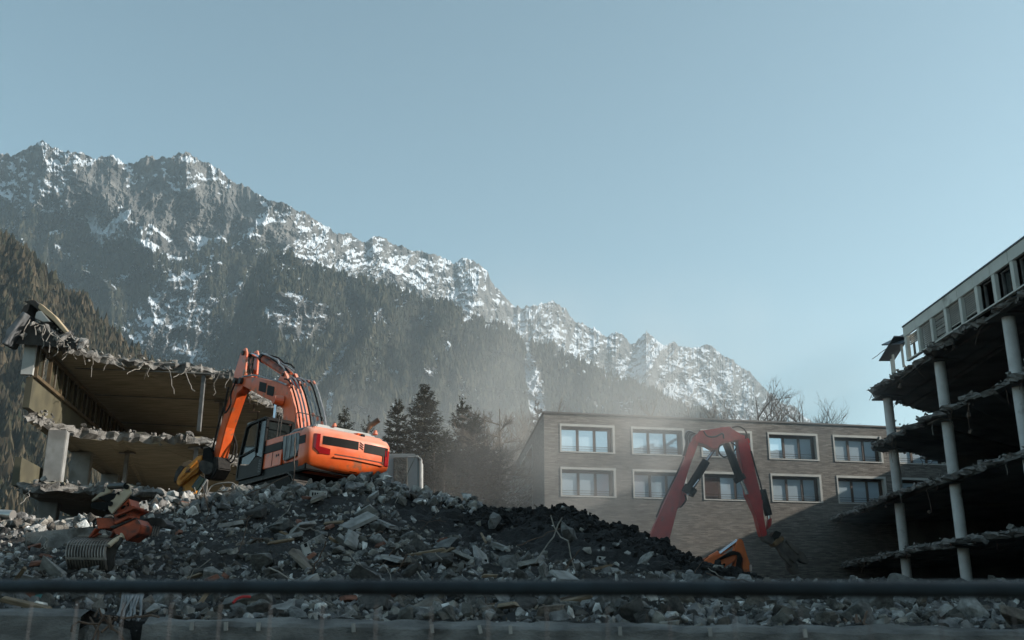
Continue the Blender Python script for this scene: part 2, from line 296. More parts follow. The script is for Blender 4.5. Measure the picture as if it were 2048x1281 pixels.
# massif with cliffs
SKY1 = [(-420, 400), (-200, 330), (-60, 318), (0, 308), (32, 308), (60, 292), (92, 283), (130, 296), (165, 302), (186, 318), (200, 314), (225, 312), (250, 328), (262, 328), (285, 308), (303, 305), (318, 316), (345, 310), (375, 301), (392, 315), (420, 330), (450, 348), (490, 366), (520, 386), (550, 398), (590, 412), (625, 432),
        (640, 446), (665, 456), (690, 468), (730, 478), (762, 475), (800, 492), (840, 500), (880, 512), (905, 522), (932, 509), (950, 515), (975, 538), (990, 570), (1010, 590), (1030, 606), (1045, 612), (1085, 606), (1105, 604), (1130, 616), (1150, 640), (1175, 650), (1200, 664), (1212, 668), (1227, 666), (1240, 668), (1262, 685),
        (1270, 682), (1293, 661), (1308, 676), (1325, 686), (1350, 688), (1370, 690), (1395, 690), (1425, 692), (1450, 707), (1470, 722), (1490, 742), (1520, 766), (1560, 798), (1600, 826), (1640, 848), (1700, 890), (1800, 960), (1900, 1040), (2100, 1190)]
yf_x = [-400, 0, 60, 130, 170, 200, 260, 330, 380, 430, 500, 560, 640, 760, 900, 1050, 1200, 1900]; yf_y = [380, 415, 425, 432, 455, 500, 470, 505, 520, 480, 480, 505, 560, 620, 680, 760, 800, 1000]
def for1(U_, P, n, V_):
    yb = np.interp(U_, yf_x, yf_y) + 60 * (nz_(U_, P, 70) - .5)
    f = sstep(-6, 14, P - yb)
    for cx, cy, rx, ry in ((350, 650, 85, 95), (300, 700, 60, 60), (230, 440, 45, 40), (600, 640, 55, 60)):
        f = f * sstep(0.75, 1.15, np.hypot((U_ - cx) / rx, (P - cy) / ry) + 0.9 * (nz_(U_, P, 26, 3) - .5))
    return f * sstep(0.30, 0.42, nz_(U_, P, 40, 5))
def snow1(U_, P, n, V_, f):
    s = 0.10 + 0.62 * sstep(0.2, 0.75, n[..., 2]) + 0.8 * (fbm((U_ + P * .5) / 24, (P - U_ * .35) / 9 + 4, 5, .65) - .5) + .12 * sstep(420, 640, U_) * (1 - sstep(900, 1100, U_))
    cliff = np.zeros_like(s)
    for cx, cy, rx, ry in ((215, 375, 40, 60), (170, 385, 40, 45), (300, 405, 60, 45), (400, 430, 95, 52), (360, 470, 60, 40), (490, 400, 30, 60), (290, 330, 28, 22), (560, 470, 40, 25)): cliff = np.maximum(cliff, 1 - sstep(0.8, 1.1, np.hypot((U_ - cx) / rx, (P - cy) / ry) + 0.5 * (nz_(U_, P, 20, 1) - .5)))
    s = s - 0.8 * cliff
    for pts in ([(180, 430, 10), (195, 470, 14), (200, 490, 6)], [(200, 478, 7), (235, 445, 12), (258, 425, 6)], [(300, 450, 4), (340, 480, 6)], [(380, 478, 5), (400, 482, 11), (420, 486, 9), (440, 480, 5)], [(400, 490, 4), (390, 520, 4)], [(40, 500, 5), (55, 450, 6), (60, 430, 6)], [(270, 480, 5), (310, 495, 9)]):
        s = np.maximum(s, 0.75 * (1 - sstep(0.7, 1.1, segdist(U_ + 8 * (nz_(U_, P, 12) - .5), P + 10 * (nz_(U_, P, 12, 8) - .5), pts))))
    s = np.where(f > 0.35, np.minimum(s, 0.25 + 0.45 * nz_(U_, P, 18, 6)), s)
    return np.clip(s * np.where(P < 560, 1, 0.93), 0, 1)
m1 = mountain('mountain', 'snow-dusted limestone massif with bare cliffs along its ridge', SKY1, 1235, ([-400, 600, 1000, 1900], [3100, 3200, 4200, 5600]), ([-400, 600, 1000, 1900], [1700, 1900, 2600, 3600]), 1150, 330, 170, 9, for1, snow1, 1.0, 1)
# forested shoulder in front of it
SKY2 = [(330, 860), (380, 790), (430, 715), (462, 650), (486, 590), (508, 540), (530, 516), (560, 507), (620, 520), (690, 548), (760, 566), (830, 590), (880, 600), (940, 632), (1000, 650), (1050, 680), (1100, 690), (1150, 716), (1200, 740), (1250, 764), (1290, 768), (1330, 792), (1380, 815), (1430, 836), (1500, 870), (1600, 940), (1700, 1000)]
GUL = [[(700, 690, 3), (672, 725, 9), (650, 755, 7), (632, 775, 5)], [(1055, 690, 5), (1062, 745, 16), (1072, 800, 20), (1078, 850, 18)], [(600, 800, 10), (605, 850, 14)], [(660, 790, 6), (655, 840, 10)]]
def for2(U_, P, n, V_):
    f = sstep(0.26, 0.36, nz_(U_, P, 36, 9)) * np.ones_like(P)
    q = U_ + 10 * (nz_(U_, P, 12) - .5)
    for gl in GUL: f = f * sstep(0.8, 1.2, segdist(q, P, gl))
    f = f * sstep(0.7, 1.1, np.hypot((U_ - 590) / 75, (P - 640) / 55) + 0.9 * (nz_(U_, P, 24, 3) - .5))
    return f
def snow2(U_, P, n, V_, f):
    s = 0.16 + 0.5 * sstep(0.3, 0.85, n[..., 2]) + 0.6 * (fbm((U_ + P * .5) / 24, (P - U_ * .35) / 9 + 4, 5, .65) - .5); q = U_ + 10 * (nz_(U_, P, 12) - .5)
    for gl in GUL: s = np.maximum(s, 0.62 * (1 - sstep(0.6, 1.05, segdist(q, P, gl))))
    return np.clip(np.where(f > 0.4, np.minimum(s, 0.2 + 0.4 * nz_(U_, P, 18, 6)), s), 0, 1)
m2 = mountain('mountain', 'forested shoulder of the mountain with two snow gullies', SKY2, 1236, ([200, 1700], [2300, 3000]), ([200, 1700], [1300, 1500]), 700, 260, 120, 3, for2, snow2, 1.3, 5)
SKY3 = [(-420, 420), (-200, 440), (-60, 462), (0, 478), (35, 498), (60, 520), (95, 556), (130, 585), (165, 604), (195, 640), (230, 668), (262, 700), (300, 728), (360, 770), (440, 820), (520, 870), (620, 940), (740, 1010), (860, 1080)]
m3 = mountain('mountain', 'warm brown wooded spur with mixed conifers and bare trees', SKY3, 1236, ([-400, 860], [1050, 900]), ([-400, 860], [420, 420]), 420, 200, 45, 2, lambda U_, P, n, V_: 0.85 + 0.15 * nz_(U_, P, 30), lambda U_, P, n, V_, f: 0.12 + 0 * P, 1.6, 11)
# ---- forests: each slope's wood is one object of many small conifers
def forest(name, label_, mt, n, hgt, pmin, c1, c2, rw, vis, seed, parent=None):
    o, P, fo, U_, PY, sn = mt; r = np.random.default_rng(seed)
    q = 0.5 * (P[:-1, :-1] + P[1:, 1:]); f = fo[:-1, :-1]; ok = (f > 0.45) & vis(U_[:-1, :-1], PY[:-1, :-1])
    wgt = ok * (0.15 + sstep(.35, .6, fbm(U_[:-1, :-1] / 25, PY[:-1, :-1] / 18, 4))) * (np.linalg.norm(np.cross(P[1:, :-1] - P[:-1, :-1], P[:-1, 1:] - P[:-1, :-1]), axis=-1)) * (0.35 + f)
    wgt /= wgt.sum(); idx = r.choice(wgt.size, n, p=wgt.ravel()); i, j = np.unravel_index(idx, wgt.shape)
    a = r.random((n, 1)); b = r.random((n, 1)); B = P[i, j] * (1 - a) * (1 - b) + P[i + 1, j] * a * (1 - b) + P[i, j + 1] * (1 - a) * b + P[i + 1, j + 1] * a * b
    h = hgt * (0.30 + 1.0 * r.random(n) ** 1.3); wd = h * rw * (0.7 + 0.6 * r.random(n)); ph = r.random(n) * 6.28
    K = 5; ang = ph[:, None] + np.arange(K)[None] * 2 * math.pi / K
    lev = [(-0.1, 1.0), (0.34, 0.62), (0.30, 0.78), (1.0, 0.02)]
    V = []; 
    for z, s in lev:
        rr = wd[:, None] * s * (0.5 + 1.0 * r.random((n, K))); V.append(np.stack([B[:, None, 0] + rr * np.cos(ang), B[:, None, 1] + rr * np.sin(ang), B[:, None, 2] + (h * z)[:, None] + rr * 0], -1))
    V = np.stack(V, 1).reshape(n, 4 * K, 3); F = []
    for l0, l1 in ((0, 1), (2, 3)):
        for k in range(K): F.append((l0 * K + k, l0 * K + (k + 1) % K, l1 * K + (k + 1) % K, l1 * K + k))
    F = (np.array(F)[None] + (np.arange(n) * 4 * K)[:, None, None]).reshape(-1, 4)
    t = r.random((n, 1)); cl = np.array(c1)[None] * (1 - t) + np.array(c2)[None] * t; cl = cl * (0.6 + 0.8 * r.random((n, 1)))
    m = mat('needles_far', (1, 1, 1), (0.7, 0.7, 0.7), 0.3, 0.95, attr='tone', spec=0.1)
    fo_ = bigmesh(name, V.reshape(-1, 3), F, m, {'tone': np.repeat(cl, 4 * K, axis=0)}, kind='stuff'); tag(fo_, label_, 'forest'); return fo_
forest('forest', 'dark conifer forest clinging to the lower slopes of the snowy massif', m1, 24000, 20, 0, (0.020, 0.024, 0.016), (0.05, 0.045, 0.028), 0.27, lambda U_, P: (P < 900) & (U_ < 900) & (U_ > -60), 1)
forest('forest', 'hazy conifer forest on the shoulder behind the orange excavator', m2, 30000, 19, 0, (0.022, 0.026, 0.018), (0.055, 0.05, 0.032), 0.27, lambda U_, P: (P < 960) & (P > 480), 2)
forest('forest', 'brown and green wood on the spur behind the gutted concrete shell', m3, 24000, 12.5, 0, (0.020, 0.023, 0.014), (0.075, 0.058, 0.038), 0.27, lambda U_, P: (U_ > -60) & (P < 1120), 3)
# ---------------------------------------------------------------- air
def volbox(name, lo, hi, dens, color, aniso, label_, noise=None):
    c = [(a + b) / 2 for a, b in zip(lo, hi)]; s = [b - a for a, b in zip(lo, hi)]
    m = bpy.data.materials.new(name + '_air'); m.use_nodes = True; N = m.node_tree.nodes; L = m.node_tree.links; N.remove(N['Principled BSDF'])
    v = N.new('ShaderNodeVolumePrincipled'); v.inputs['Color'].default_value = (*color, 1); v.inputs['Density'].default_value = dens; v.inputs['Anisotropy'].default_value = aniso
    L.new(v.outputs[0], N['Material Output'].inputs['Volume'])
    if noise:
        tc = N.new('ShaderNodeTexCoord'); nz = N.new('ShaderNodeTexNoise'); nz.inputs['Scale'].default_value = noise; nz.inputs['Detail'].default_value = 4; L.new(tc.outputs['Object'], nz.inputs[0])
        mr = N.new('ShaderNodeMapRange'); mr.inputs['From Min'].default_value = 0.44; mr.inputs['From Max'].default_value = 0.68; L.new(nz.outputs[0], mr.inputs[0])
        ln = N.new('ShaderNodeVectorMath'); ln.operation = 'LENGTH'; dv = N.new('ShaderNodeVectorMath'); dv.operation = 'DIVIDE'; dv.inputs[1].default_value = tuple(q / 2 for q in s); L.new(tc.outputs['Object'], dv.inputs[0]); L.new(dv.outputs[0], ln.inputs[0])
        m2_ = N.new('ShaderNodeMapRange'); m2_.inputs['From Min'].default_value = 1.0; m2_.inputs['From Max'].default_value = 0.25; L.new(ln.outputs['Value'], m2_.inputs[0])
        mu = N.new('ShaderNodeMath'); mu.operation = 'MULTIPLY'; L.new(mr.outputs[0], mu.inputs[0]); L.new(m2_.outputs[0], mu.inputs[1])
        m3_ = N.new('ShaderNodeMath'); m3_.operation = 'MULTIPLY'; m3_.inputs[1].default_value = dens; L.new(mu.outputs[0], m3_.inputs[0]); L.new(m3_.outputs[0], v.inputs['Density'])
    o = MB().box((0, 0, 0), s).build(name, m); o.location = c; o['kind'] = 'stuff'; tag(o, label_, name.split('_')[0]); return o
volbox('haze', (-6000, -300, -1.0), (6500, 6500, 1950), HAZE['density'], HAZE['color'], HAZE['aniso'], 'thin pale blue haze filling the whole valley air')
volbox('dust_cloud', (-12, 42, 1), (24, 68, 22), DUST, (0.985, 0.965, 0.93), 0.05, 'tan demolition dust drifting in front of the brick building', 0.13)
volbox('dust_cloud', (0.5, 50, 1), (15, 67, 19), 0.085, (0.985, 0.96, 0.92), 0.05, 'thick dust billowing round the foot of the red demolition boom', 0.16)
volbox('dust_cloud', (-34, 84, 1), (26, 150, 46), 0.016, (0.985, 0.975, 0.955), 0.05, 'pale dust veil rising past the trees against the lower mountain', 0.045)
# ================================================================ BUILDINGS
# ---- brick office block
def brick_mat():
    m = bpy.data.materials.new('thin_clinker_brick'); m.use_nodes = True; N = m.node_tree.nodes; L = m.node_tree.links; p = N['Principled BSDF']; p.inputs['Roughness'].default_value = 0.85
    tc = N.new('ShaderNodeTexCoord'); br = N.new('ShaderNodeTexBrick'); L.new(tc.outputs['UV'], br.inputs[0]); br.offset = 0.37; br.squash = 1
    br.inputs['Scale'].default_value = 1; br.inputs['Brick Width'].default_value = 0.48; br.inputs['Row Height'].default_value = 0.075; br.inputs['Mortar Size'].default_value = 0.008; br.inputs['Bias'].default_value = 0.0
    br.inputs['Color1'].default_value = (0.12, 0.11, 0.10, 1); br.inputs['Color2'].default_value = (0.24, 0.225, 0.205, 1); br.inputs['Mortar'].default_value = (0.10, 0.09, 0.078, 1)
    mp = N.new('ShaderNodeMapping'); mp.inputs['Scale'].default_value = (1.2, 9, 1); L.new(tc.outputs['UV'], mp.inputs[0])
    nz = N.new('ShaderNodeTexNoise'); nz.inputs['Scale'].default_value = 1.0; nz.inputs['Detail'].default_value = 7; L.new(mp.outputs[0], nz.inputs[0])
    rp = N.new('ShaderNodeValToRGB'); rp.color_ramp.elements[0].position = 0.35; rp.color_ramp.elements[0].color = (0.72, 0.70, 0.68, 1); rp.color_ramp.elements[1].position = 0.75; rp.color_ramp.elements[1].color = (1.3, 1.27, 1.22, 1); L.new(nz.outputs[0], rp.inputs[0])
    mx = N.new('ShaderNodeMix'); mx.data_type = 'RGBA'; mx.blend_type = 'MULTIPLY'; mx.inputs[0].default_value = 1; L.new(br.outputs[0], mx.inputs[6]); L.new(rp.outputs[0], mx.inputs[7]); L.new(mx.outputs[2], p.inputs['Base Color'])
    bp = N.new('ShaderNodeBump'); bp.inputs['Strength'].default_value = 0.8; bp.inputs['Distance'].default_value = 0.02; L.new(br.outputs[0], bp.inputs['Height']); L.new(bp.outputs[0], p.inputs['Normal']); return m
BRICK = brick_mat()
SURR = mat('concrete_surround', (0.50, 0.49, 0.45), (0.42, 0.41, 0.38), 1.2, 0.8)
P0 = atY(1087.6, 823.1, 70); ZR = float(P0[2])
bk = thing('brick_building', 'long flat-roofed office block in thin grey-brown brick with two rows of wide windows', 'building', (P0[0], P0[1], 0))
def wallface(name, az, length, z0, z1, holes, out, th=0.45):
    """one outer wall as a slab with real openings; s runs along the wall"""
    d = Vector((math.sin(az), math.cos(az), 0)); n = Vector((d.y, -d.x, 0)) * out
    ss = sorted({0, length, *[h[0] for h in holes], *[h[1] for h in holes]}); zs = sorted({z0, z1, *[h[2] for h in holes], *[h[3] for h in holes]})
    V = []; F = []; UV = []
    P = lambda s, z, k: d * s + Vector((0, 0, z)) - n * (th * k)
    def q(a, uv): F.append(tuple(range(len(V), len(V) + 4))); V.extend(a); UV.extend(uv)
    for i in range(len(ss) - 1):
        for j in range(len(zs) - 1):
            a, b, c, e = ss[i], ss[i + 1], zs[j], zs[j + 1]; mx, mz = (a + b) / 2, (c + e) / 2
            if any(h[0] < mx < h[1] and h[2] < mz < h[3] for h in holes): continue
            q([P(a, c, 0), P(b, c, 0), P(b, e, 0), P(a, e, 0)], [(a, c), (b, c), (b, e), (a, e)])
    for h in holes:
        a, b, c, e = h[:4]
        for (s0, q0, s1, q1) in ((a, c, b, c), (b, c, b, e), (b, e, a, e), (a, e, a, c)): q([P(s0, q0, 0), P(s1, q1, 0), P(s1, q1, 1), P(s0, q0, 1)], [(s0, q0), (s1, q1), (s1, q1 + .4), (s0, q0 + .4)])
    me = bpy.data.meshes.new(name); me.from_pydata([tuple(v) for v in V], [], F); uv = me.uv_layers.new(); uv.data.foreach_set('uv', np.array(UV, np.float32).ravel()); me.materials.append(BRICK)
    o = bpy.data.objects.new(name, me); COL.objects.link(o); o.parent = bk; return d, n
AZF = R(77.7); AZS = R(-4.3)
cols_ = [1.18 + 5.34 * k for k in range(9)]; rows_ = [(13.04, 15.05), (9.92, 11.97), (6.8, 8.85), (3.7, 5.7)]
holes = [(s, s + 4.05, a, b) for s in cols_ for a, b in rows_[:2]]
dF, nF = wallface('front_wall', AZF, 52, 0.0, ZR - 0.12, holes, 1)
LOUV = mat('brown_louver', (0.11, 0.055, 0.042), (0.085, 0.045, 0.035), 2, 0.6)
def window(s, z0, z1, w_, d, n, k, louver=False):
    B = lambda mb, s0, s1, a, b, k0, k1: mb.add([d * s_ + Vector((0, 0, z_)) - n * q_ for s_ in (s0, s1) for z_ in (a, b) for q_ in (k0, k1)], [(0, 1, 3, 2), (4, 6, 7, 5), (0, 4, 5, 1), (2, 3, 7, 6), (0, 2, 6, 4), (1, 5, 7, 3)])
    sr = MB(); t = 0.15
    B(sr, s - 0.02, s + w_ + .02, z1 - t, z1 + .02, -0.035, 0.44); B(sr, s - .02, s + w_ + .02, z0 - .02, z0 + .07, -0.045, 0.44); B(sr, s - .02, s + .09, z0 + .07, z1 - t, -0.035, 0.44); B(sr, s + w_ - t, s + w_ + .02, z0 + .07, z1 - t, -0.035, 0.44)
    win = sr.build('window', SURR, bk)
    fr = MB(); x0, x1, c, e = s + .10, s + w_ - t - .01, z0 + .08, z1 - t - .01
    B(fr, x0, x1, e - .20, e, .30, .42); B(fr, x0, x1, c, c + .06, .30, .42); step = (x1 - x0) / 3
    for i in range(4):
        xx = x0 + step * i; a = {0: (0, .05), 1: (-.09, .09), 2: (-.09, .09), 3: (-.26, 0)}[i]; B(fr, xx + a[0], xx + a[1], c + .06, e - .20, .29, .42)
    fr.build('window_frame', BROWNF, win)
    for i in range(3):
        a, b = x0 + step * i + (.05 if i == 0 else .09), x0 + step * (i + 1) - (.09 if i < 2 else .26)
        if louver and i == 0:
            lv = MB(); z = c + .1
            while z < e - .24: B(lv, a, b, z, z + .045, .27, .31); z += .075
            lv.build('louver_shutter', LOUV, win)
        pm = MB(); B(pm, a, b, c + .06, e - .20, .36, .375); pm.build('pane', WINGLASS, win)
    rl = MB()
    for zz in (c + .17, c + .34): B(rl, x0, x1, zz, zz + .03, .12, .15)
    rl.build('railing', mat('rail_dark', (0.03, 0.03, 0.032), rough=.5), win)
for s in cols_:
    for ri, (a, b) in enumerate(rows_[:2]):
        window(s, a, b, 4.05, dF, nF, 0, louver=(ri == 1 and abs(s - cols_[2]) < .1))
sholes = [(8.5 + 6.3 * k, 13.5 + 6.3 * k, a, b) for k in range(5) for a, b in ((12.1, 14.95), (8.7, 11.75))]
dS, nS = wallface('side_wall', AZS, 42, 0.0, ZR - 0.12, sholes, -1)
for (s, e_, a, b) in sholes:
    B_ = MB(); P = lambda s_, z_, q_: dS * s_ + Vector((0, 0, z_)) - nS * q_
    def bb(mb, s0, s1, z0_, z1_, k0, k1): mb.add([P(x, y, q) for x in (s0, s1) for y in (z0_, z1_) for q in (k0, k1)], [(0, 1, 3, 2), (4, 6, 7, 5), (0, 4, 5, 1), (2, 3, 7, 6), (0, 2, 6, 4), (1, 5, 7, 3)])
    bb(B_, s - .03, s + .12, a, b, -.05, 1.2); bb(B_, e_ - .12, e_ + .03, a, b, -.05, 1.2); bb(B_, s + .12, e_ - .12, b - .12, b + .03, -.05, 1.2); bb(B_, s + .12, e_ - .12, a - .03, a + .12, -.05, 1.2)
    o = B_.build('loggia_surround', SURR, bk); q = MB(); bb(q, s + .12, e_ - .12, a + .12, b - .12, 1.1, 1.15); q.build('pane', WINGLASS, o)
c4 = [Vector((0, 0, 0)), dF * 52, dF * 52 + dS * 42, dS * 42]
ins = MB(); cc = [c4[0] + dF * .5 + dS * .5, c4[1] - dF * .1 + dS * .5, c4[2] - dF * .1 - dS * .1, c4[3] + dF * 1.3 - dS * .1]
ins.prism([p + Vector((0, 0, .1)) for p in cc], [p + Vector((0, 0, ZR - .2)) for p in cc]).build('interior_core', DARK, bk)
ex = 0.08; rc = [-dF * ex - dS * ex, dF * 52.1 - dS * ex, dF * 52.1 + dS * 42.1, dS * 42.1 - dF * ex]
MB().prism([p + Vector((0, 0, ZR - .12)) for p in rc], [p + Vector((0, 0, ZR)) for p in rc]).build('roof_edge', mat('roof_flashing', (0.12, 0.11, 0.10), (0.09, 0.085, 0.08), 1, .6), bk)

# ---- ragged floor slabs
def slab(name, poly, ztop, th, torn, m, parent, off, seed=0, jit=0.28, nre=14, rebarm=REBAR, debris=True, step=0.2, edgem=None, dens=(0, 1, 2, 2, 3)):
    rr = random.Random(seed); rn = np.random.default_rng(seed); pts = []; flags = []; n = len(poly); outd = []
    ctr = sum((Vector((p[0], p[1], 0)) for p in poly), Vector()) / n
    for i in range(n):
        a = Vector((*poly[i][:2], 0)); b = Vector((*poly[(i + 1) % n][:2], 0)); L = (b - a).length; k = max(1, int(L / step)) if torn[i] else 1
        nrm = Vector((b.y - a.y, a.x - b.x, 0)).normalized()
        if nrm.dot(a.lerp(b, .5) - ctr) < 0: nrm = -nrm
        for j in range(k):
            t = j / k; p = a.lerp(b, t)
            if torn[i]:
                w_ = (vnoise(np.array(p.x * .9 + seed), np.array(p.y * .9)) - .5) * 2 * jit * 1.6 + rr.gauss(0, jit * .35); p = p + nrm * float(w_) * min(1, 4 * min(t, 1 - t) + .4)
            pts.append(p); flags.append(torn[i]); outd.append(nrm)
    N_ = len(pts); rings = []
    for li, zf in enumerate((0, 0.25, 0.6, 1.0)):
        ring = []
        for p, fl, nn in zip(pts, flags, outd):
            q = p + (nn * (rr.uniform(-.16, .10) + (0.05 if li in (1, 2) else -.06)) if fl else Vector()); z = ztop - th * zf
            if fl: z += rr.uniform(-.10, .07) if li in (0, 3) else rr.uniform(-.05, .05)
            ring.append(Vector((q.x, q.y, z)))
        rings.append(ring)
    s = MB(); s.rings(rings[::-1]); s.f = [f for f in s.f if len(f) == 4]
    # caps: flat core inside so that the soffit stays level
    s.f.append(tuple(range(N_))[::-1]); s.f.append(tuple(range(3 * N_, 4 * N_)))
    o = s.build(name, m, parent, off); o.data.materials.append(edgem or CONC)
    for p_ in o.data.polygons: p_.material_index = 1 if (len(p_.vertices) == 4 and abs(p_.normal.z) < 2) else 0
    edge = [(p, nn) for p, fl, nn in zip(pts, flags, outd) if fl]
    for k in range(nre):
        p, nn = rr.choice(edge); a = Vector((p.x, p.y, ztop - th * rr.uniform(.3, .8))); L = rr.uniform(.5, 1.7)
        b = a + nn * L * rr.uniform(.1, .7) + Vector((rr.gauss(0, .4), rr.gauss(0, .4), -L * rr.uniform(.2, 1.0)))
        MB().tube(wob(a, b, 6, .05, rr.random()), rr.uniform(.010, .022), 5).build('rebar', rebarm, o, off)
    if debris:
        V = []; F = []
        for p, nn in edge:
            for _ in range(rr.choice(dens)):
                r_ = abs(rr.gauss(0, .07)) + .03; q = np.array(p - nn * rr.uniform(-.15, .7)); c = np.array([q[0], q[1], ztop + r_ * .5 if rr.random() < .55 else ztop - rr.uniform(0, th + .12)])
                v, f = ROCKV[rr.randrange(len(ROCKV))]; F.append(f + len(V) * 0 + sum(len(x) for x in V)); V.append((v * r_) @ rotm(rr) + c - np.array(off))
        dm = bigmesh('debris', np.concatenate(V), np.concatenate(F), CONC_L, {'tone': np.repeat(0.6 + .5 * rn.random((len(V), 1)) + np.zeros((1, 3)), [len(x) for x in V], axis=0)}, kind='stuff', parent=o)
    return o
CONC_L = mat('debris_concrete', (0.30, 0.285, 0.265), (0.12, 0.115, 0.108), 4, 0.92, 0.6, 18, attr='tone')
def hull(n, r):
    import bmesh
    bm = bmesh.new(); s = np.array([1, rng.uniform(.6, .95), rng.uniform(.45, .8)])
    for _ in range(n):
        p = rng.normal(size=3); p /= np.linalg.norm(p); p = np.sign(p) * np.abs(p) ** rng.uniform(.55, .9); p *= rng.uniform(.8, 1.05); bm.verts.new(p * s * r)
    bmesh.ops.convex_hull(bm, input=bm.verts); bmesh.ops.delete(bm, geom=[v for v in bm.verts if not v.link_faces], context='VERTS'); bmesh.ops.triangulate(bm, faces=bm.faces)
    bm.verts.index_update(); v = np.array([v.co[:] for v in bm.verts]); f = np.array([[q.index for q in p.verts] for p in bm.faces]); bm.free(); return v, f
ROCKV = [hull(13, 1) for _ in range(18)]
def rotm(rr):
    q = np.array([rr.gauss(0, 1) for _ in range(4)]); q /= np.linalg.norm(q); w_, x, y, z = q
    return np.array([[1 - 2 * (y * y + z * z), 2 * (x * y - z * w_), 2 * (x * z + y * w_)], [2 * (x * y + z * w_), 1 - 2 * (x * x + z * z), 2 * (y * z - x * w_)], [2 * (x * z - y * w_), 2 * (y * z + x * w_), 1 - 2 * (x * x + y * y)]])

# ---- gutted shell on the right: five floors on round columns
rt = thing('gutted_building', 'tall gutted concrete building with round columns and a strip of windows under its roof', 'building', (30, 40, 0)); OR = (30, 40, 0)
XE = 22.3
def far(L, z): return [tuple(atZ(a, b, z)[:2]) for a, b in L]
lv = [(15.5, 61.3, far([(1738, 787), (1765, 799), (1800, 803), (1832, 822), (1868, 829)], 15.2)),
      (12.2, 62.4, far([(1745, 899), (1775, 905), (1828, 908), (1872, 927), (1905, 930)], 11.85)),
      (8.9, 79.0, far([(1652, 1047), (1698, 1053), (1779, 1052), (1830, 1052)], 8.55)),
      (5.6, 83.0, [(25.4, 83), (30, 82), (36, 80)]), (2.3, 83.0, [(25.4, 83), (30, 82), (36, 80)])]
for i, (z, ye, fp) in enumerate(lv):  # floors run on out of view toward the viewpoint, added to shade the foreground
    near = [(XE, 3), (XE, ye - 1)] if i < 2 else ([(XE, 3), (XE, 58), (23.9, 77)] if i == 2 else [(21.9, 3), (22.2, 56), (24.6, 80)])
    pts = near + fp + [(40, fp[-1][1] + 1), (40, 3)]; nn = len(pts); torn = [True] * (nn - 3) + [False] * 3
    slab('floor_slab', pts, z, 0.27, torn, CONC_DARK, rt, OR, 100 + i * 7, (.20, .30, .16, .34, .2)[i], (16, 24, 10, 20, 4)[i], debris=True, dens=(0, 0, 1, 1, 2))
for X, Y, k0, k1 in [(23.85, 62.0, 0, 4), (23.29, 52.64, 0, 4), (22.95, 44.1, 0, 4), (22.95, 35.3, 0, 4), (22.95, 26.5, 0, 4), (22.95, 17.5, 0, 4), (25.1, 77.2, 2, 4), (31, 52.6, 0, 4), (31, 44, 0, 4), (31, 35, 0, 4)]:
    for k in range(k0, k1):
        zt = 15.5 - 3.3 * k - .27; zb = 15.5 - 3.3 * (k + 1)
        MB().tube([(X, Y, zb), (X, Y, zt)], .29, 20).build('column', WHITEP, rt, OR, smooth=True)
        MB().box((X, Y, zt - .05), (1.5, 1.5, .10)).build('column_capital', CONC_DARK, rt, OR)
MB().box((40, 41, 8.6), (.3, 78, 17.2)).build('unseen_rear_wall', CONC_DARK, rt, OR)  # out of view, added to stop the sun passing through the open floors
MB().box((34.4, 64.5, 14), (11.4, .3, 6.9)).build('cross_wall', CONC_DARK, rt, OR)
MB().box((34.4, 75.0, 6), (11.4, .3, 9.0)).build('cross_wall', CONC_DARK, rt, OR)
MB().box((31, 3.2, 8.6), (17, .3, 17.2)).build('cross_wall', CONC_DARK, rt, OR)  # closes the near end of the floors added out of view
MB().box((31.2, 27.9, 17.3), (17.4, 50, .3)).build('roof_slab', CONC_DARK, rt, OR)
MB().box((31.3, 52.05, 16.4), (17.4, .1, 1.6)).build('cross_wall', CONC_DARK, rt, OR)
FR = mat('window_edge_metal', (0.16, 0.16, 0.15), (0.10, 0.10, 0.10), 3, .5)
SL = mat('blind_slat', (0.50, 0.48, 0.44), (0.40, 0.39, 0.36), 3, .6)
CAPM = mat('roof_cap', (0.10, 0.12, 0.14), (0.07, 0.085, 0.10), 2, .5)
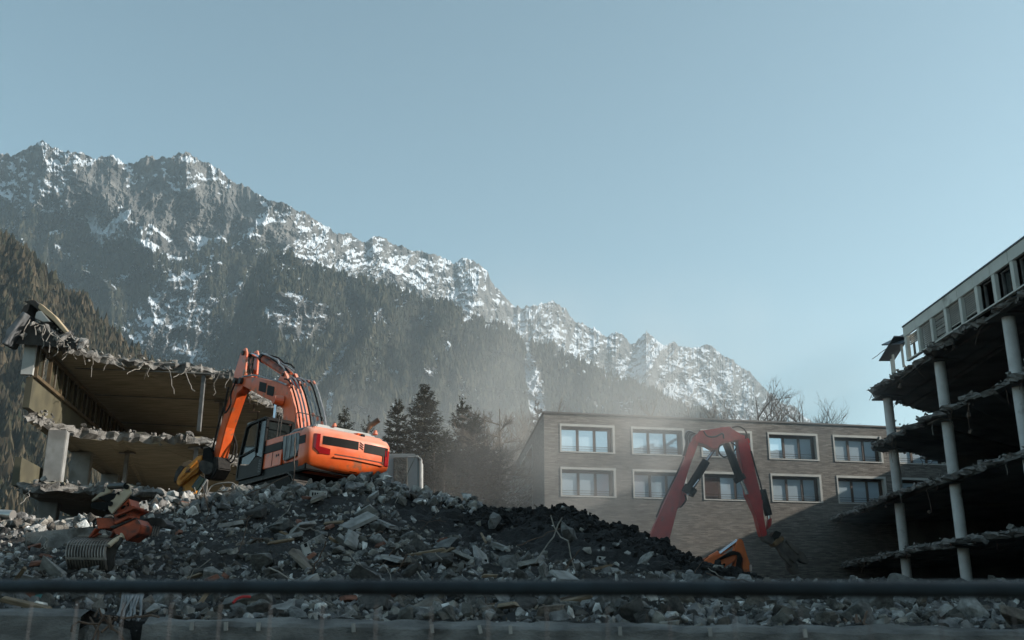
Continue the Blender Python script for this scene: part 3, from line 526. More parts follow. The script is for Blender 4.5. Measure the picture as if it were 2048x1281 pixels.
for k in range(28):  # bays out of view are added to carry on the roof's shadow
    y1 = 53.9 - 1.76 * k; y0 = y1 - 1.76; xf = XE - .25
    MB().box((xf, (y0 + y1) / 2, 17.18), (.10, 1.74, .56)).build('fascia_panel', ALU, rt, OR, bevel=.01)
    MB().box((xf + .02, (y0 + y1) / 2, 17.50), (.22, 1.76, .07)).build('roof_cap', CAPM, rt, OR)
    MB().box((xf + .06, y1 - .17, 16.24), (.18, .30, 1.32)).build('window_post', ALU, rt, OR, bevel=.01)
    MB().box((xf + .06, (y0 + y1) / 2, 15.55), (.20, 1.76, .07)).build('window_sill', ALU, rt, OR)
    w0, w1 = y0 + .01, y1 - .38; wm = (w0 + w1) / 2; ww = w1 - w0
    f = MB()
    for yy in (w0 + .03, w1 - .05, w1 - .12): f.box((xf + .30, yy, 16.25), (.10, .035, 1.28))
    f.box((xf + .3, wm, 16.87), (.12, ww, .05)); win = f.build('window_frame', FR, rt, OR)
    if k not in (0, 1, 5): MB().box((xf + .34, wm, 16.25), (.012, ww - .1, 1.26)).build('pane', GLASS, win, OR)
    blind = {0: (5, 0), 1: (12, 0), 2: (12, .25), 3: (9, 0), 4: (9, 0)}.get(k)
    if blind:
        bl = MB().box((xf + .14, wm, 16.87), (.06, ww, .05)).build('window_blind', SL, rt, OR)
        for j in range(blind[0]):
            t = (j / 16) * blind[1]; zz = 16.80 - .105 * j
            MB().box((xf + .14, wm, zz + .02 * math.sin(j * 2.3) * (blind[1] > 0)), (.07, ww - .03, .045), Matrix.Rotation(R(22), 3, 'Y') @ Matrix.Rotation(t * .5 * math.sin(j), 3, 'X')).build('slat', SL, bl, OR)
        if blind[0] == 9: MB().box((xf + .14, wm, 16.80 - .105 * 9), (.07, ww, .06)).build('bottom_rail', mat('pale_rail', (0.5, .47, .42)), bl, OR)
# torn-off corner of the roof strip
f = MB(); f.box((22.6, 55.6, 17.25), (1.4, 3.0, .08), Matrix.Rotation(R(14), 3, 'X') @ Matrix.Rotation(R(-25), 3, 'Y')); f.box((22.3, 56.2, 16.85), (.9, 2.8, .05), Matrix.Rotation(R(-16), 3, 'X')); f.build('roof_sheet', CAPM, rt, OR)
for yy, hh in ((55.2, 1.5), (56.6, 1.1), (56.9, .9)): MB().box((22.35, yy, 15.5 + hh / 2), (.09, .16, hh)).build('window_post', ALU, rt, OR)
MB().tube(wob((22.2, 56.4, 17.1), (21.9, 58.8, 16.9), 4, .03, 4), .02, 5).build('rebar', REBAR, rt, OR)
# lamps and hangers under the ceilings
for px, py in ((1985, 1010), (1860, 1050)):
    c = atZ(px, py, 8.5); MB().box((c[0], c[1], 8.50), (1.3, 1.3, .04)).build('ceiling_panel', mat('stained_panel', (0.16, .14, .09), (.09, .08, .05), 1), rt, OR)
rr = random.Random(5)
for k in range(16):
    z = rr.choice((15.14, 11.84, 8.54, 5.24)); y = rr.uniform(40, 60); a = Vector((XE + rr.uniform(-.2, .5), y, z)); L = rr.uniform(.4, 1.3)
    c = MB().tube(wob(a, a + Vector((rr.gauss(0, .1), rr.gauss(0, .1), -L)), 4, .03, k), .018, 5)
    if rr.random() < .5: v, fc = ROCKV[k % 18]; c.add((v * rr.uniform(.08, .2)) @ rotm(rr) + np.array([a.x, a.y, a.z - L]), [tuple(q) for q in fc])
    c.build('hanging_rebar', REBAR if rr.random() < .6 else WIRE, rt, OR)

# ---- gutted shell on the left
lt = thing('gutted_building', 'gutted concrete building torn open beside the orange excavator, its timber-marked ceilings bare', 'building', (-20, 45, 0)); OL = (-20, 45, 0)
zL = (13.0, 9.9, 6.8)
s1 = [tuple(atZ(a, b, 13.0)[:2]) for a, b in [(62, 664), (150, 692), (230, 711), (300, 719), (380, 729), (468, 742), (500, 768), (548, 806), (600, 850)]]
s2 = [tuple(atZ(a, b, 9.9)[:2]) for a, b in [(52, 822), (100, 838), (150, 852), (230, 862), (300, 868), (380, 868), (430, 882), (446, 900)]]
s3 = [tuple(atZ(a, b, 6.8)[:2]) for a, b in [(38, 965), (90, 962), (140, 968), (220, 968), (300, 973), (350, 984), (400, 1000)]]
for i, (s_, z) in enumerate(zip((s1, s2, s3), zL)):
    fr_ = [(-12.2, 76), (-27.5, 78)] if i == 0 else [(s_[-1][0] + .3, 76), (-27.5, 78)]
    pts = s_ + fr_; torn = [True] * (len(s_) - 1 + (1 if i else 0)) + [False] * (3 if i == 0 else 2); torn = torn[:len(pts)]
    slab('floor_slab', pts, z, 0.36, torn, CONC_TAN, lt, OL, 200 + i, .24, 22, WIRE)
dirL = Vector((s1[0][0] * 0 - math.sin(R(10.6)), math.cos(R(10.6)), 0)); nL = Vector((dirL.y, -dirL.x, 0)); A0 = Vector((s1[0][0] + .25, s1[0][1] + .2, 0))
def lbox(s0, s1_, k0, k1, z0, z1): m_ = MB(); P = lambda s, k, z: A0 + dirL * s + nL * k + Vector((0, 0, z)); m_.add([P(s, k, z) for s in (s0, s1_) for z in (z0, z1) for k in (k0, k1)], [(0, 1, 3, 2), (4, 6, 7, 5), (0, 4, 5, 1), (2, 3, 7, 6), (0, 2, 6, 4), (1, 5, 7, 3)]); return m_
TIMB = mat('brown_timber', (0.12, .085, .045), (.07, .05, .03), 3, .6); GLD = mat('dusty_glass', (0.09, .085, .055), (.03, .032, .025), .8, .25)
lbox(0, 34, -.25, 0, 9.9, 11.15).build('spandrel_wall', mat('olive_panel', (.10, .09, .055), (.06, .055, .035), 1, .7), lt, OL)
lbox(0, 34, -.05, .12, 12.40, 12.56).build('head_beam', TIMB, lt, OL); lbox(0, 34, -.05, .14, 11.15, 11.28).build('sill_beam', TIMB, lt, OL)
for k in range(17):
    s = .1 + 2.0 * k; o = lbox(s, s + .12, -.06, .10, 11.28, 12.40).build('window_frame', TIMB, lt, OL); lbox(s + 1.0, s + 1.06, -.03, .06, 11.28, 12.40).build('mullion', TIMB, o, OL)
    lbox(s + .12, s + 1.0, -.02, 0, 11.28, 12.40).build('pane', GLD, o, OL)
    if k != 0: lbox(s + 1.06, s + 2.0, -.02, 0, 11.28, 12.40).build('pane', GLD, o, OL)
    lbox(s + .94, s + .97, .06, .09, 11.3, 12.38).build('pull_rod', WIRE, o, OL)
lbox(-.25, -.05, -.42, .02, 11.2, 12.75).build('end_panel', PALE, lt, OL)
lbox(0, 34, -.25, 0, 6.8, 7.9).build('spandrel_wall', mat('olive_panel', (.1, .1, .1)), lt, OL)
lbox(30, 31, 0, 14, 2, 12.6).build('cross_wall', CONC_DARK, lt, OL)
for s, k, z0, z1, w_ in ((3.0, .5, 3.0, 9.5, .75), (8.6, 0, 3.0, 6.4, .9), (9.0, .2, 6.8, 9.5, .9), (17, 0, 3, 9.5, .9)):
    p = A0 + dirL * s + nL * k; MB().box((p.x, p.y, (z0 + z1) / 2), (w_, .55, z1 - z0), Matrix.Rotation(R(10.6), 3, 'Z'))  .build('pier', mat('dirty_render', (.28, .285, .28), (.18, .18, .175), 1.5, .85, dirt=((.16, .15, .13), 1.2, .58)), lt, OL, bevel=.03)
for px, py, z0, z1 in ((408, 748, 9.9, 12.58), (443, 803, 9.9, 12.58), (393, 895, 6.8, 9.48), (418, 895, 6.8, 9.48), (255, 905, 6.8, 9.48)):
    p = atZ(px, py, z1); m_ = MB().bar((p[0], p[1], z0), (p[0], p[1], z1), .16, .16); m_.box((p[0], p[1], z1 - .04), (.7, .3, .08)); m_.build('steel_prop', mat('prop_steel', (.16, .15, .14), (.08, .075, .07), 3, .5), lt, OL)
# ceiling joints and hangers
for py_, q in ((737, 0), (790, 1), (845, 2)):
    a = atZ(150 + q * 40, py_, 12.56); b = atZ(455, py_ + 12, 12.56); MB().bar((a[0], a[1], 12.56), (b[0], b[1], 12.56), .10, .05).build('ceiling_joint', CONC_DARK, lt, OL)
for px, py in ((500, 793), (508, 810), (516, 826)):
    p = atZ(px, py, 12.58); MB().bar((p[0], p[1], 12.58), (p[0], p[1], 12.2), .05).box((p[0], p[1], 12.2), (.62, .08, .06)).build('ceiling_hanger', REBAR, lt, OL)
for k in range(18):
    a = Vector(atZ(*[(150, 692), (230, 715), (300, 722), (380, 733), (440, 742), (100, 690), (460, 745)][k % 7], 12.7)); L = rr.uniform(.2, .9)
    MB().tube(wob(a, a + Vector((rr.gauss(0, .3), rr.gauss(0, .3), -L)), 6, .05, k + 50), .011, 5).build('hanging_wire', WIRE, lt, OL)
# roof wreckage on the corner
rwk = MB(); r9 = random.Random(91)
for _ in range(90):
    t = r9.random(); c = Vector(atY(34 + 125 * t + r9.gauss(0, 4), 662 + 26 * t - 14 * math.sin(t * 3.1) + r9.uniform(-12, 16) * (1.1 - t * .6), 39.0 + r9.uniform(-.5, .8))); v, fc = ROCKV[_ % 18]; rwk.add((v * np.array([1.4, 1, .6]) * r9.uniform(.08, .34)) @ rotm(r9) + np.array(c), [tuple(q) for q in fc])
rwk.build('roof_debris', CONC, lt, OL, kind='stuff')
MB().add([tuple(Vector(atY(a_, b_, y_))) for y_ in (38.6, 41.5) for a_, b_ in ((30, 688), (60, 640), (150, 682), (150, 697), (66, 690))], [(0, 1, 2, 3, 4), (9, 8, 7, 6, 5), (0, 5, 6, 1), (1, 6, 7, 2), (2, 7, 8, 3), (3, 8, 9, 4), (4, 9, 5, 0)]).build('roof_layers', mat('torn_roofing', (.045, .04, .035), (.02, .018, .016), 2, .8, .4), lt, OL)
def pxprism(name, L, Y, th, m, parent, off, bevel=0.02, yslope=0.0):
    Q = [Vector(atY(a, b, Y + yslope * (a - L[0][0]))) for a, b in L]; A = [q - Vector((0, th / 2, 0)) for q in Q]; B = [q + Vector((0, th / 2, 0)) for q in Q]
    return MB().prism(A, B).build(name, m, parent, off, bevel=bevel)
DKSH = mat('torn_roofing', (.045, .04, .035), (.02, .018, .016), 2, .8, .4)
pxprism('parapet_panel', [(60, 611), (82, 609), (139, 665), (132, 669), (118, 655), (79, 620)], 39.5, 1.2, DKSH, lt, OL)
pxprism('parapet_coping', [(80, 619), (83, 608.5), (113, 634), (140, 667), (133, 669), (112, 646)], 38.8, .4, mat('tan_coping', (.42, .33, .22), (.33, .26, .17), 2), lt, OL)
pxprism('parapet_panel', [(78, 628), (87, 625), (106, 647), (92, 648), (75, 640)], 38.8, .5, PALE, lt, OL)
pxprism('parapet_panel', [(57, 630), (62, 633), (22, 694), (14, 694), (22, 680), (24, 668)], 38.6, 1.0, mat('grey_flashing', (.16, .17, .18), (.07, .07, .07), 2, .6), lt, OL)
pxprism('parapet_panel', [(40, 648), (50, 634), (56, 618), (70, 610), (60, 640), (44, 655)], 39.3, .8, DKSH, lt, OL)
for k in range(10): a = Vector(atY(60 + k * 9, 640 + k * 5, 38.4)); MB().tube(wob(a, a + Vector((rr.gauss(0, .4), 0, -rr.uniform(.3, 1))), 5, .08, k), .02, 5).build('hanging_wire', WIRE, lt, OL)
# ================================================================ MACHINES
def eul(y, p, r):
    cy, sy, cp, sp, cr, sr = math.cos(y), math.sin(y), math.cos(p), math.sin(p), math.cos(r), math.sin(r)
    return Matrix(((cy, -sy, 0), (sy, cy, 0), (0, 0, 1))) @ Matrix(((cp, 0, -sp), (0, 1, 0), (sp, 0, cp))) @ Matrix(((1, 0, 0), (0, cr, -sr), (0, sr, cr)))
EXT = Vector((-7.127, 33.564, 5.061)); EXM = eul(R(128.49), R(-.22), R(3.28))
ex = thing('excavator', 'orange tracked excavator with black cab working on top of the rubble heap', 'excavator', EXT, rot=EXM)
def xz(outline, y0, y1): return [(x, y0, z) for x, z in outline], [(x, y1, z) for x, z in outline]
def part(mb, n, m, p=None, **k): return mb.build(n, m, p or ex, **k)
# counterweight: plan outline lofted through several heights
def cw(x0, xr, wy, bulge, z, n=9, c=.20):
    pts = [(x0, wy, z)]; pts += [(xr + c * (1 - math.sin(a)), wy - c * (1 - math.cos(a)), z) for a in [R(q) for q in (0, 30, 60, 90)]][0:]
    for i in range(1, n): t = i / n; y = (wy - c) * (1 - 2 * t); pts.append((xr - bulge * (1 - (y / wy) ** 2), y, z))
    pts += [(xr + c * (1 - math.sin(a)), -wy + c * (1 - math.cos(a)), z) for a in [R(q) for q in (90, 60, 30, 0)]]; pts.append((x0, -wy, z)); return pts
CWX = lambda z: np.interp(z, [1.02, 1.10, 1.22, 1.50, 2.15, 2.30, 2.42], [-2.75, -2.98, -3.10, -3.17, -3.17, -3.08, -2.80]); CWY = lambda z: np.interp(z, [1.02, 1.10, 1.22, 1.50, 2.15, 2.30, 2.42], [1.20, 1.38, 1.46, 1.50, 1.50, 1.45, 1.33])
rs = [cw(-2.62 if z > 1.2 else -2.4, CWX(z), CWY(z), .13, z) for z in (1.02, 1.10, 1.22, 1.50, 1.85, 2.15, 2.30, 2.42)]
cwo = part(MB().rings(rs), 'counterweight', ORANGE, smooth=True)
def rearx(y, z): return CWX(z) - .13 * (1 - (y / CWY(z)) ** 2) if abs(y) < CWY(z) - .20 else CWX(z) + .20 * (1 - math.sqrt(max(0, 1 - ((abs(y) - CWY(z) + .20) / .20) ** 2)))
def rearpatch(ys, zf, name, m, proud=.012, parent=None):
    a = []; b = []; mb = MB(); n = len(ys); V = []; F = []
    for i, y in enumerate(ys):
        z0, z1 = zf(y)
        for z in (z0, z1):
            V += [(rearx(y, z) - proud, y, z), (rearx(y, z) + .03, y, z)]
    for i in range(n - 1):
        k = 4 * i; F += [(k, k + 2, k + 6, k + 4), (k + 2, k + 3, k + 7, k + 6), (k, k + 4, k + 5, k + 1)]
    F += [(0, 1, 3, 2), (4 * n - 4, 4 * n - 2, 4 * n - 1, 4 * n - 3)]
    return part(mb.add(V, F), name, m, parent or cwo)
lin = lambda a, b, n: [a + (b - a) * i / n for i in range(n + 1)]
rearpatch(lin(1.02, -.20, 8), lambda y: (1.84, 2.10), 'stripe', BLACK); rearpatch(lin(-.42, -1.36, 7), lambda y: (1.80, 2.08), 'stripe', BLACK)
rearpatch(lin(1.30, 1.12, 3), lambda y: (1.72 - (1.30 - y) * .8, 2.14), 'tail_light', REDLENS, .02); rearpatch(lin(1.12, .76, 4), lambda y: (1.54, 1.76 - (1.12 - y) * .12), 'tail_light', REDLENS, .02)
rearpatch(lin(-1.24, -1.42, 3), lambda y: (1.50, 2.0), 'tail_light', REDLENS, .02)
for j in range(3): rearpatch([-.24 - .0 * j, -.38], lambda y, j=j: (1.88 + .07 * j + (.05 if y > -.3 else -.02), 1.91 + .07 * j + (.05 if y > -.3 else -.02)), 'emblem_bar', BLACK, .014)
rearpatch(lin(.62, -1.18, 8), lambda y: (1.50 - .03 * abs(y), 1.535 - .03 * abs(y)), 'ledge', mat('lit_orange_edge', (.80, .16, .05)), .05)  # paler orange paints the light caught along the ledge
rearpatch(lin(.60, -1.16, 8), lambda y: (1.56, 1.60), 'dark_strip', mat('shadow_gap', (.10, .03, .015)), .006)  # dark strip on the surface paints the shade of the slot recess
rearpatch(lin(-1.16, -1.20, 1), lambda y: (1.50, 1.80), 'dark_strip', MATS['shadow_gap'], .008); rearpatch([-.05, -.30], lambda y: (1.08, 1.16), 'tow_slot', BLACK, .01)
cam_ = MB(); cam_.prism([(-3.05, -.25, 2.28), (-3.05, -.45, 2.28), (-2.6, -.45, 2.43), (-2.6, -.1, 2.43)], [(-3.10, -.25, 2.42), (-3.10, -.45, 2.42), (-2.6, -.45, 2.50), (-2.6, -.25, 2.50)]); part(cam_, 'rear_camera_housing', ORANGE); part(MB().box((-3.12, -.42, 2.35), (.06, .12, .10)), 'rear_camera', BLACK)
# left flank
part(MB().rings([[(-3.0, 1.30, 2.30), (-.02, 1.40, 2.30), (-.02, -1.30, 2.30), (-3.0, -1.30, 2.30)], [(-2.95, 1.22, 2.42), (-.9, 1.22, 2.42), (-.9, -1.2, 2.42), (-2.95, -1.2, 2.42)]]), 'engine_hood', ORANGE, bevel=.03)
part(MB().rings([[(-2.85, 1.12, 2.42), (-1.0, 1.16, 2.42), (-1.0, -1.1, 2.42), (-2.85, -1.1, 2.42)], [(-2.75, 1.02, 2.56), (-1.15, 1.02, 2.62), (-1.15, -1.0, 2.62), (-2.75, -1.0, 2.56)]]), 'hood_cover', PALE, bevel=.03)
for k in range(4): part(MB().box((-1.35 - .40 * k, 1.10, 2.51), (.33, .02, .09), Matrix.Rotation(R(38), 3, 'X')), 'hood_vent', GREYP)
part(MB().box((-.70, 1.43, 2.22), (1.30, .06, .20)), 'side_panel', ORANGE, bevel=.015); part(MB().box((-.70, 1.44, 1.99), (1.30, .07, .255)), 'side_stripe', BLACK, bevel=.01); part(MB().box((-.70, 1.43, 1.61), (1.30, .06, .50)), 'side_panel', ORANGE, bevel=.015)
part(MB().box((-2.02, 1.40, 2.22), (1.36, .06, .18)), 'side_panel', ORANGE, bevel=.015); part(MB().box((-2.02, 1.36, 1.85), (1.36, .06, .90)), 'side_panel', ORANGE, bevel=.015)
part(MB().box((-2.80, 1.498, 1.97), (.40, .03, .26)), 'side_stripe', BLACK)
gr = part(MB().prism(*xz([(-1.34, 2.27), (-2.40, 2.25), (-2.55, 2.10), (-2.58, 1.72), (-2.4, 1.52), (-1.60, 1.44), (-1.42, 1.8)], 1.38, 1.475)), 'air_grille', GREYP, bevel=.02)
for k in range(3): part(MB().tube([(-1.62 - .34 * k, 1.49, 1.48 + .02 * k), (-1.66 - .34 * k, 1.51, 1.9), (-1.58 - .34 * k, 1.49, 2.24)], .022, 6), 'grille_bar', PALE, gr)
for k in range(2): part(MB().tube([(-1.0 - .14 * k, 1.44, 1.70), (-1.0 - .14 * k, 1.47, 1.70)], .04, 10), 'panel_latch', BLACK)
part(MB().box((-.70, 1.466, 1.62), (.012, .01, .46)), 'panel_joint', BLACK)
part(MB().box((-.6, 0, 1.20), (4.9, 2.86, .34)), 'deck_frame', BLACK, bevel=.03); part(MB().tube([(0, 0, .75), (0, 0, 1.05)], .75, 20), 'slew_ring', BLACK)
# cab
prof = [(-.02, 1.22), (-.02, 3.06), (.15, 3.12), (1.30, 3.08), (1.58, 3.0), (1.88, 2.0), (1.90, 1.22)]
cab = MB()
for y in (.55, 1.47):
    for a, b in zip(prof, prof[1:] + prof[:1]): cab.bar((a[0], y, a[1]), (b[0], y, b[1]), .08, .08)
    cab.bar((.62, y, 2.0), (.62, y, 3.06), .07, .07)
for a in prof: cab.bar((a[0], .55, a[1]), (a[0], 1.47, a[1]), .08, .08)
cb = part(cab, 'cab', BLACK); cb['kind'] = 'thing'; del cb['kind']
part(MB().prism(*xz([(-.02, 1.22), (-.02, 1.72), (.5, 1.85), (1.1, 1.62), (1.88, 1.72), (1.90, 1.22)], 1.40, 1.49)), 'door_panel', BLACK, cb)
part(MB().box((.9, 1.0, 3.13), (1.55, .95, .07)), 'cab_roof', mat('pale_cab_roof', (.40, .39, .37), (.30, .30, .28), 2, .5), cb, bevel=.02)
part(MB().prism(*xz([(.02, 1.75), (.02, 3.02), (.56, 3.04), (.56, 1.9)], 1.44, 1.455)), 'side_window', GLASS, cb); part(MB().prism(*xz([(.68, 1.88), (.68, 3.04), (1.28, 3.02), (1.54, 2.96), (1.84, 2.0), (1.84, 1.76), (1.1, 1.66)], 1.44, 1.455)), 'door_window', GLASS, cb)
part(MB().box((.0, 1.0, 2.55), (.02, .80, .85)), 'rear_window', GLASS, cb); part(MB().bar((1.56, 1.0, 2.95), (1.86, 1.0, 2.0), .8, .015), 'windscreen', GLASS, cb)
part(MB().box((.45, 1.0, 2.0), (.5, .5, .9)), 'seat', RUBBER, cb); part(MB().bar((.62, 1.50, 2.15), (1.82, 1.50, 2.0), .035), 'door_rail', BLACK, cb)
for k in range(8): part(MB().box((.12 + .0 * k, 1.495, 1.30 + .055 * k), (.22, .012, .018)), 'vent_slit', GREYP, cb)
part(MB().tube([(-.02, .72, 2.2), (-.6, .72, 2.2), (-1.2, .72, 2.62)], .02, 6), 'hand_rail', STEEL)
for y in (1.28, .82):
    part(MB().tube([(-.45, y, 2.35), (-.45, y, 3.10), (-.52, y, 3.18), (-.60, y, 3.18), (-.66, y, 3.10), (-.66, y, 2.38)] if y > 1 else [(-.75, .82, 2.4), (-.75, .82, 3.22), (-.80, .8, 3.28), (-.80, -.10, 3.28), (-.78, -.2, 3.15)], .018, 6), 'hand_rail', STEEL)
part(MB().tube([(-2.45, -.95, 2.55), (-2.45, -.95, 2.72), (-2.52, -1.02, 2.90), (-2.72, -1.2, 3.08)], [.07, .07, .085, .09], 12), 'exhaust_pipe', mat('sooty_exhaust', (.22, .12, .07), (.05, .035, .03), 3, .5)); part(MB().tube([(-2.80, -1.05, 2.55), (-2.80, -1.05, 2.68)], [.09, .05], 10), 'warning_light', ORANGE)
part(MB().tube([(-2.8, .45, 2.56), (-2.8, .45, 2.66)], [.08, .04], 10), 'warning_light', ORANGE)
part(MB().tube([(-2.2, -1.46, 1.7), (-2.2, -1.85, 1.9), (-2.1, -1.95, 1.55)], .02, 6), 'mirror_bracket', STEEL)
# undercarriage
for sy in (1, -1):
    tr = part(MB().prism(*xz([(2.2, .12), (2.55, .45), (2.2, .88), (-2.2, .92), (-2.6, .5), (-2.2, .12)], sy * 1.08, sy * 1.52)), 'track_frame', RUBBER)
    path = [(2.25, .05), (2.55, .2), (2.68, .5), (2.5, .82), (2.2, .95), (-2.2, 1.0), (-2.55, .85), (-2.72, .52), (-2.55, .18), (-2.2, .05)]
    L = 0; path = path + path[:1]; acc = []
    for a, b in zip(path, path[1:]):
        d = math.hypot(b[0] - a[0], b[1] - a[1]); k = max(1, round(d / .19))
        for i in range(k): t = (i + .5) / k; acc.append((a[0] + (b[0] - a[0]) * t, a[1] + (b[1] - a[1]) * t, math.atan2(b[1] - a[1], b[0] - a[0])))
    for x, z, an in acc: part(MB().box((x, sy * 1.3, z), (.165, .60, .05), Matrix.Rotation(-an, 3, 'Y')), 'track_shoe', STEEL, tr)
# boom
BO = [(5.75, 5.76), (5.18, 5.78), (4.02, 5.50), (2.72, 5.12), (2.0, 4.98), (1.46, 4.80), (1.0, 4.37), (.55, 3.75), (.15, 2.9), (-.05, 2.0), (.60, 1.9), (1.15, 3.0), (1.52, 3.85), (2.1, 4.18), (3.35, 4.62), (4.67, 5.15), (5.52, 5.48)]
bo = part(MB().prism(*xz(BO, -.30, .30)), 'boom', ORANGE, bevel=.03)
for sy in (-1, 1): part(MB().prism(*xz([(2.4, 5.0), (1.95, 5.30), (1.80, 5.32), (1.2, 4.7)], sy * .20 - .05, sy * .20 + .05)), 'cylinder_lug', ORANGE, bo)
part(MB().tube([(1.88, -.3, 5.2), (1.88, .3, 5.2)], .07, 10), 'pin', STEEL, bo); part(MB().tube([(5.45, -.42, 5.62), (5.45, .42, 5.62)], .13, 14), 'pin', STEEL, bo)
def bpatch(x0, x1, n, m, zc=5.02, h=.30):
    sl = .30; part(MB().prism(*xz([(x0, zc + sl * (x0 - 3.4) + h / 2), (x1, zc + sl * (x1 - 3.4) + h / 2), (x1, zc + sl * (x1 - 3.4) - h / 2), (x0, zc + sl * (x0 - 3.4) - h / 2)], .302, .312)), n, m, bo)
bpatch(3.75, 3.1, 'black_plate', BLACK, 5.0, .36); bpatch(2.98, 2.38, 'black_plate', BLACK, 4.95, .36)
part(MB().tube([(1.55, .34, 4.15), (1.55, .66, 4.15)], [.20, .15], 14), 'cylinder_boss', ORANGE, bo)
part(MB().tube([(1.80, .34, 4.10), (1.80, .50, 4.10)], .12, 12), 'work_light', BLACK, bo)
for y in (.52, -.52):
    part(MB().tube([(1.62, y, 4.12), (1.58, y, 2.9)], .055, 12), 'boom_cylinder_rod', CHROME); part(MB().tube([(1.58, y, 2.95), (1.50, y, 1.5)], .11, 14), 'boom_cylinder', BLACK)
# stick
SK = [(5.80, 6.98), (6.05, 6.85), (6.28, 6.4), (6.55, 5.85), (6.95, 4.9), (7.4, 3.9), (7.68, 2.75), (7.55, 2.45), (7.20, 2.42), (7.10, 2.75), (6.72, 4.0), (6.0, 5.25), (5.55, 5.35), (5.42, 5.9), (5.50, 6.80), (5.62, 6.98)]
EAR = [(5.80, 7.02), (6.05, 6.85), (6.4, 6.1), (6.3, 5.6), (5.55, 5.5), (5.35, 6.0), (5.45, 6.80), (5.6, 7.02)]
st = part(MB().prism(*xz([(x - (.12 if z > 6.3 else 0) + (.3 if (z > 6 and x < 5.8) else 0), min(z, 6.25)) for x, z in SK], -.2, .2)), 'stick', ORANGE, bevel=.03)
for sy in (-1, 1): part(MB().prism(*xz(EAR, sy * .24 - .045, sy * .24 + .045)), 'stick_lug', ORANGE, st, bevel=.02)
part(MB().tube([(5.72, -.34, 6.82), (5.72, .34, 6.82)], .10, 12), 'pin', STEEL, st)
part(MB().tube([(5.70, 0, 6.82), (4.35, 0, 6.38)], .075, 12), 'stick_cylinder_rod', CHROME); part(MB().tube([(4.5, 0, 6.43), (1.88, 0, 5.22)], [.15, .15], 14), 'stick_cylinder', mat('cylinder_orange', (.45, .09, .03), (.10, .035, .02), 3, .5)); part(MB().tube([(4.5, 0, 6.43), (4.3, 0, 6.34)], .18, 14), 'cylinder_gland', BLACK)
for k in range(5): part(MB().tube(wob((4.3, -.12 + .06 * k, 6.55), (1.7, -.16 + .08 * k, 5.45), 8, .035, k, -.08), .032, 6), 'hydraulic_hose', RUBBER if k % 2 else mat('grey_hose', (.30, .30, .31), (.16, .16, .17), 6, .35))
for k in range(10): a = -.12 + .027 * k; part(MB().tube(wob((5.62, a, 6.7), (5.5, a * 1.1, 5.75), 6, .03, k + 9), .022, 5), 'hydraulic_hose', RUBBER, st)
# hose bundle arching over the heel of the boom
HG = MATS['grey_hose']
for k in range(8):
    y = .24 - .07 * k; pts = [(1.75 - .03 * k, y, 5.02 + .03 * (k % 3)), (1.40 - .05 * k, y, 4.90 + .05 * (k % 3)), (.98 - .09 * k, y, 4.50 + .03 * k), (.50 - .12 * k, y - .02, 3.80 + .03 * (k % 2)), (.16 - .13 * k, y - .04, 3.10), (-.02 - .13 * k, y - .05, 2.45)]
    P_ = [Vector(p) for p in pts]; Q = []
    for i in range(len(P_) - 1):
        for t in (0, .25, .5, .75): a, b, c, d = P_[max(i - 1, 0)], P_[i], P_[i + 1], P_[min(i + 2, len(P_) - 1)]; Q.append(.5 * ((2 * b) + (c - a) * t + (2 * a - 5 * b + 4 * c - d) * t * t + (3 * b - a - 3 * c + d) * t ** 3))
    hb = part(MB().tube(Q + [P_[-1]], .030, 7), 'hydraulic_pipe', HG if k % 3 else RUBBER)
    for i in ((7 + k % 3, 14 + (k * 5) % 4)): part(MB().tube([Q[i] - (Q[i + 1] - Q[i]) * .35, Q[i] + (Q[i + 1] - Q[i]) * .35], .042, 8), 'pipe_clamp', ORANGE, hb)
def spline(P_, per=5):
    P_ = [Vector(p) for p in P_]; Q = []
    for i in range(len(P_) - 1):
        for j in range(per): t = j / per; a, b, c, d = P_[max(i - 1, 0)], P_[i], P_[i + 1], P_[min(i + 2, len(P_) - 1)]; Q.append(.5 * ((2 * b) + (c - a) * t + (2 * a - 5 * b + 4 * c - d) * t * t + (3 * b - a - 3 * c + d) * t ** 3))
    return Q + [P_[-1]]
for j, pts in enumerate([[(5.9, .36, 5.7), (6.1, .42, 5.2), (5.9, .45, 4.75), (6.5, .40, 4.5), (6.7, .35, 5.1), (6.75, .3, 5.6)], [(5.3, .38, 5.75), (4.2, .37, 5.6), (3.0, .37, 5.25), (2.0, .36, 4.95), (1.3, .36, 4.7)], [(6.9, .24, 5.1), (7.3, .26, 4.3), (7.5, .26, 3.6), (7.7, .24, 3.0)], [(7.0, -.22, 4.0), (6.85, -.3, 3.4), (6.95, -.3, 2.9), (7.2, -.22, 2.8)], [(7.0, -.22, 3.9), (6.7, -.35, 3.3), (6.85, -.35, 2.75), (7.2, -.22, 2.7)]]):
    part(MB().tube(spline(pts), .035, 7), 'hydraulic_hose', RUBBER if j != 1 else HG)
part(MB().tube([(5.9, .20, 5.7), (5.9, .46, 5.7)], .12, 10), 'hose_junction', STEEL)
part(MB().tube([(7.35, .0, 4.3), (7.75, 0, 3.1)], .13, 12).tube([(7.75, 0, 3.2), (7.95, 0, 2.6)], .07, 8), 'bucket_cylinder', BLACK)
part(MB().prism(*xz([(7.0, 2.85), (7.75, 2.9), (8.15, 2.55), (7.95, 2.05), (7.2, 2.0), (6.75, 2.35)], -.28, .28)), 'quick_coupler', RUBBER, bevel=.04)
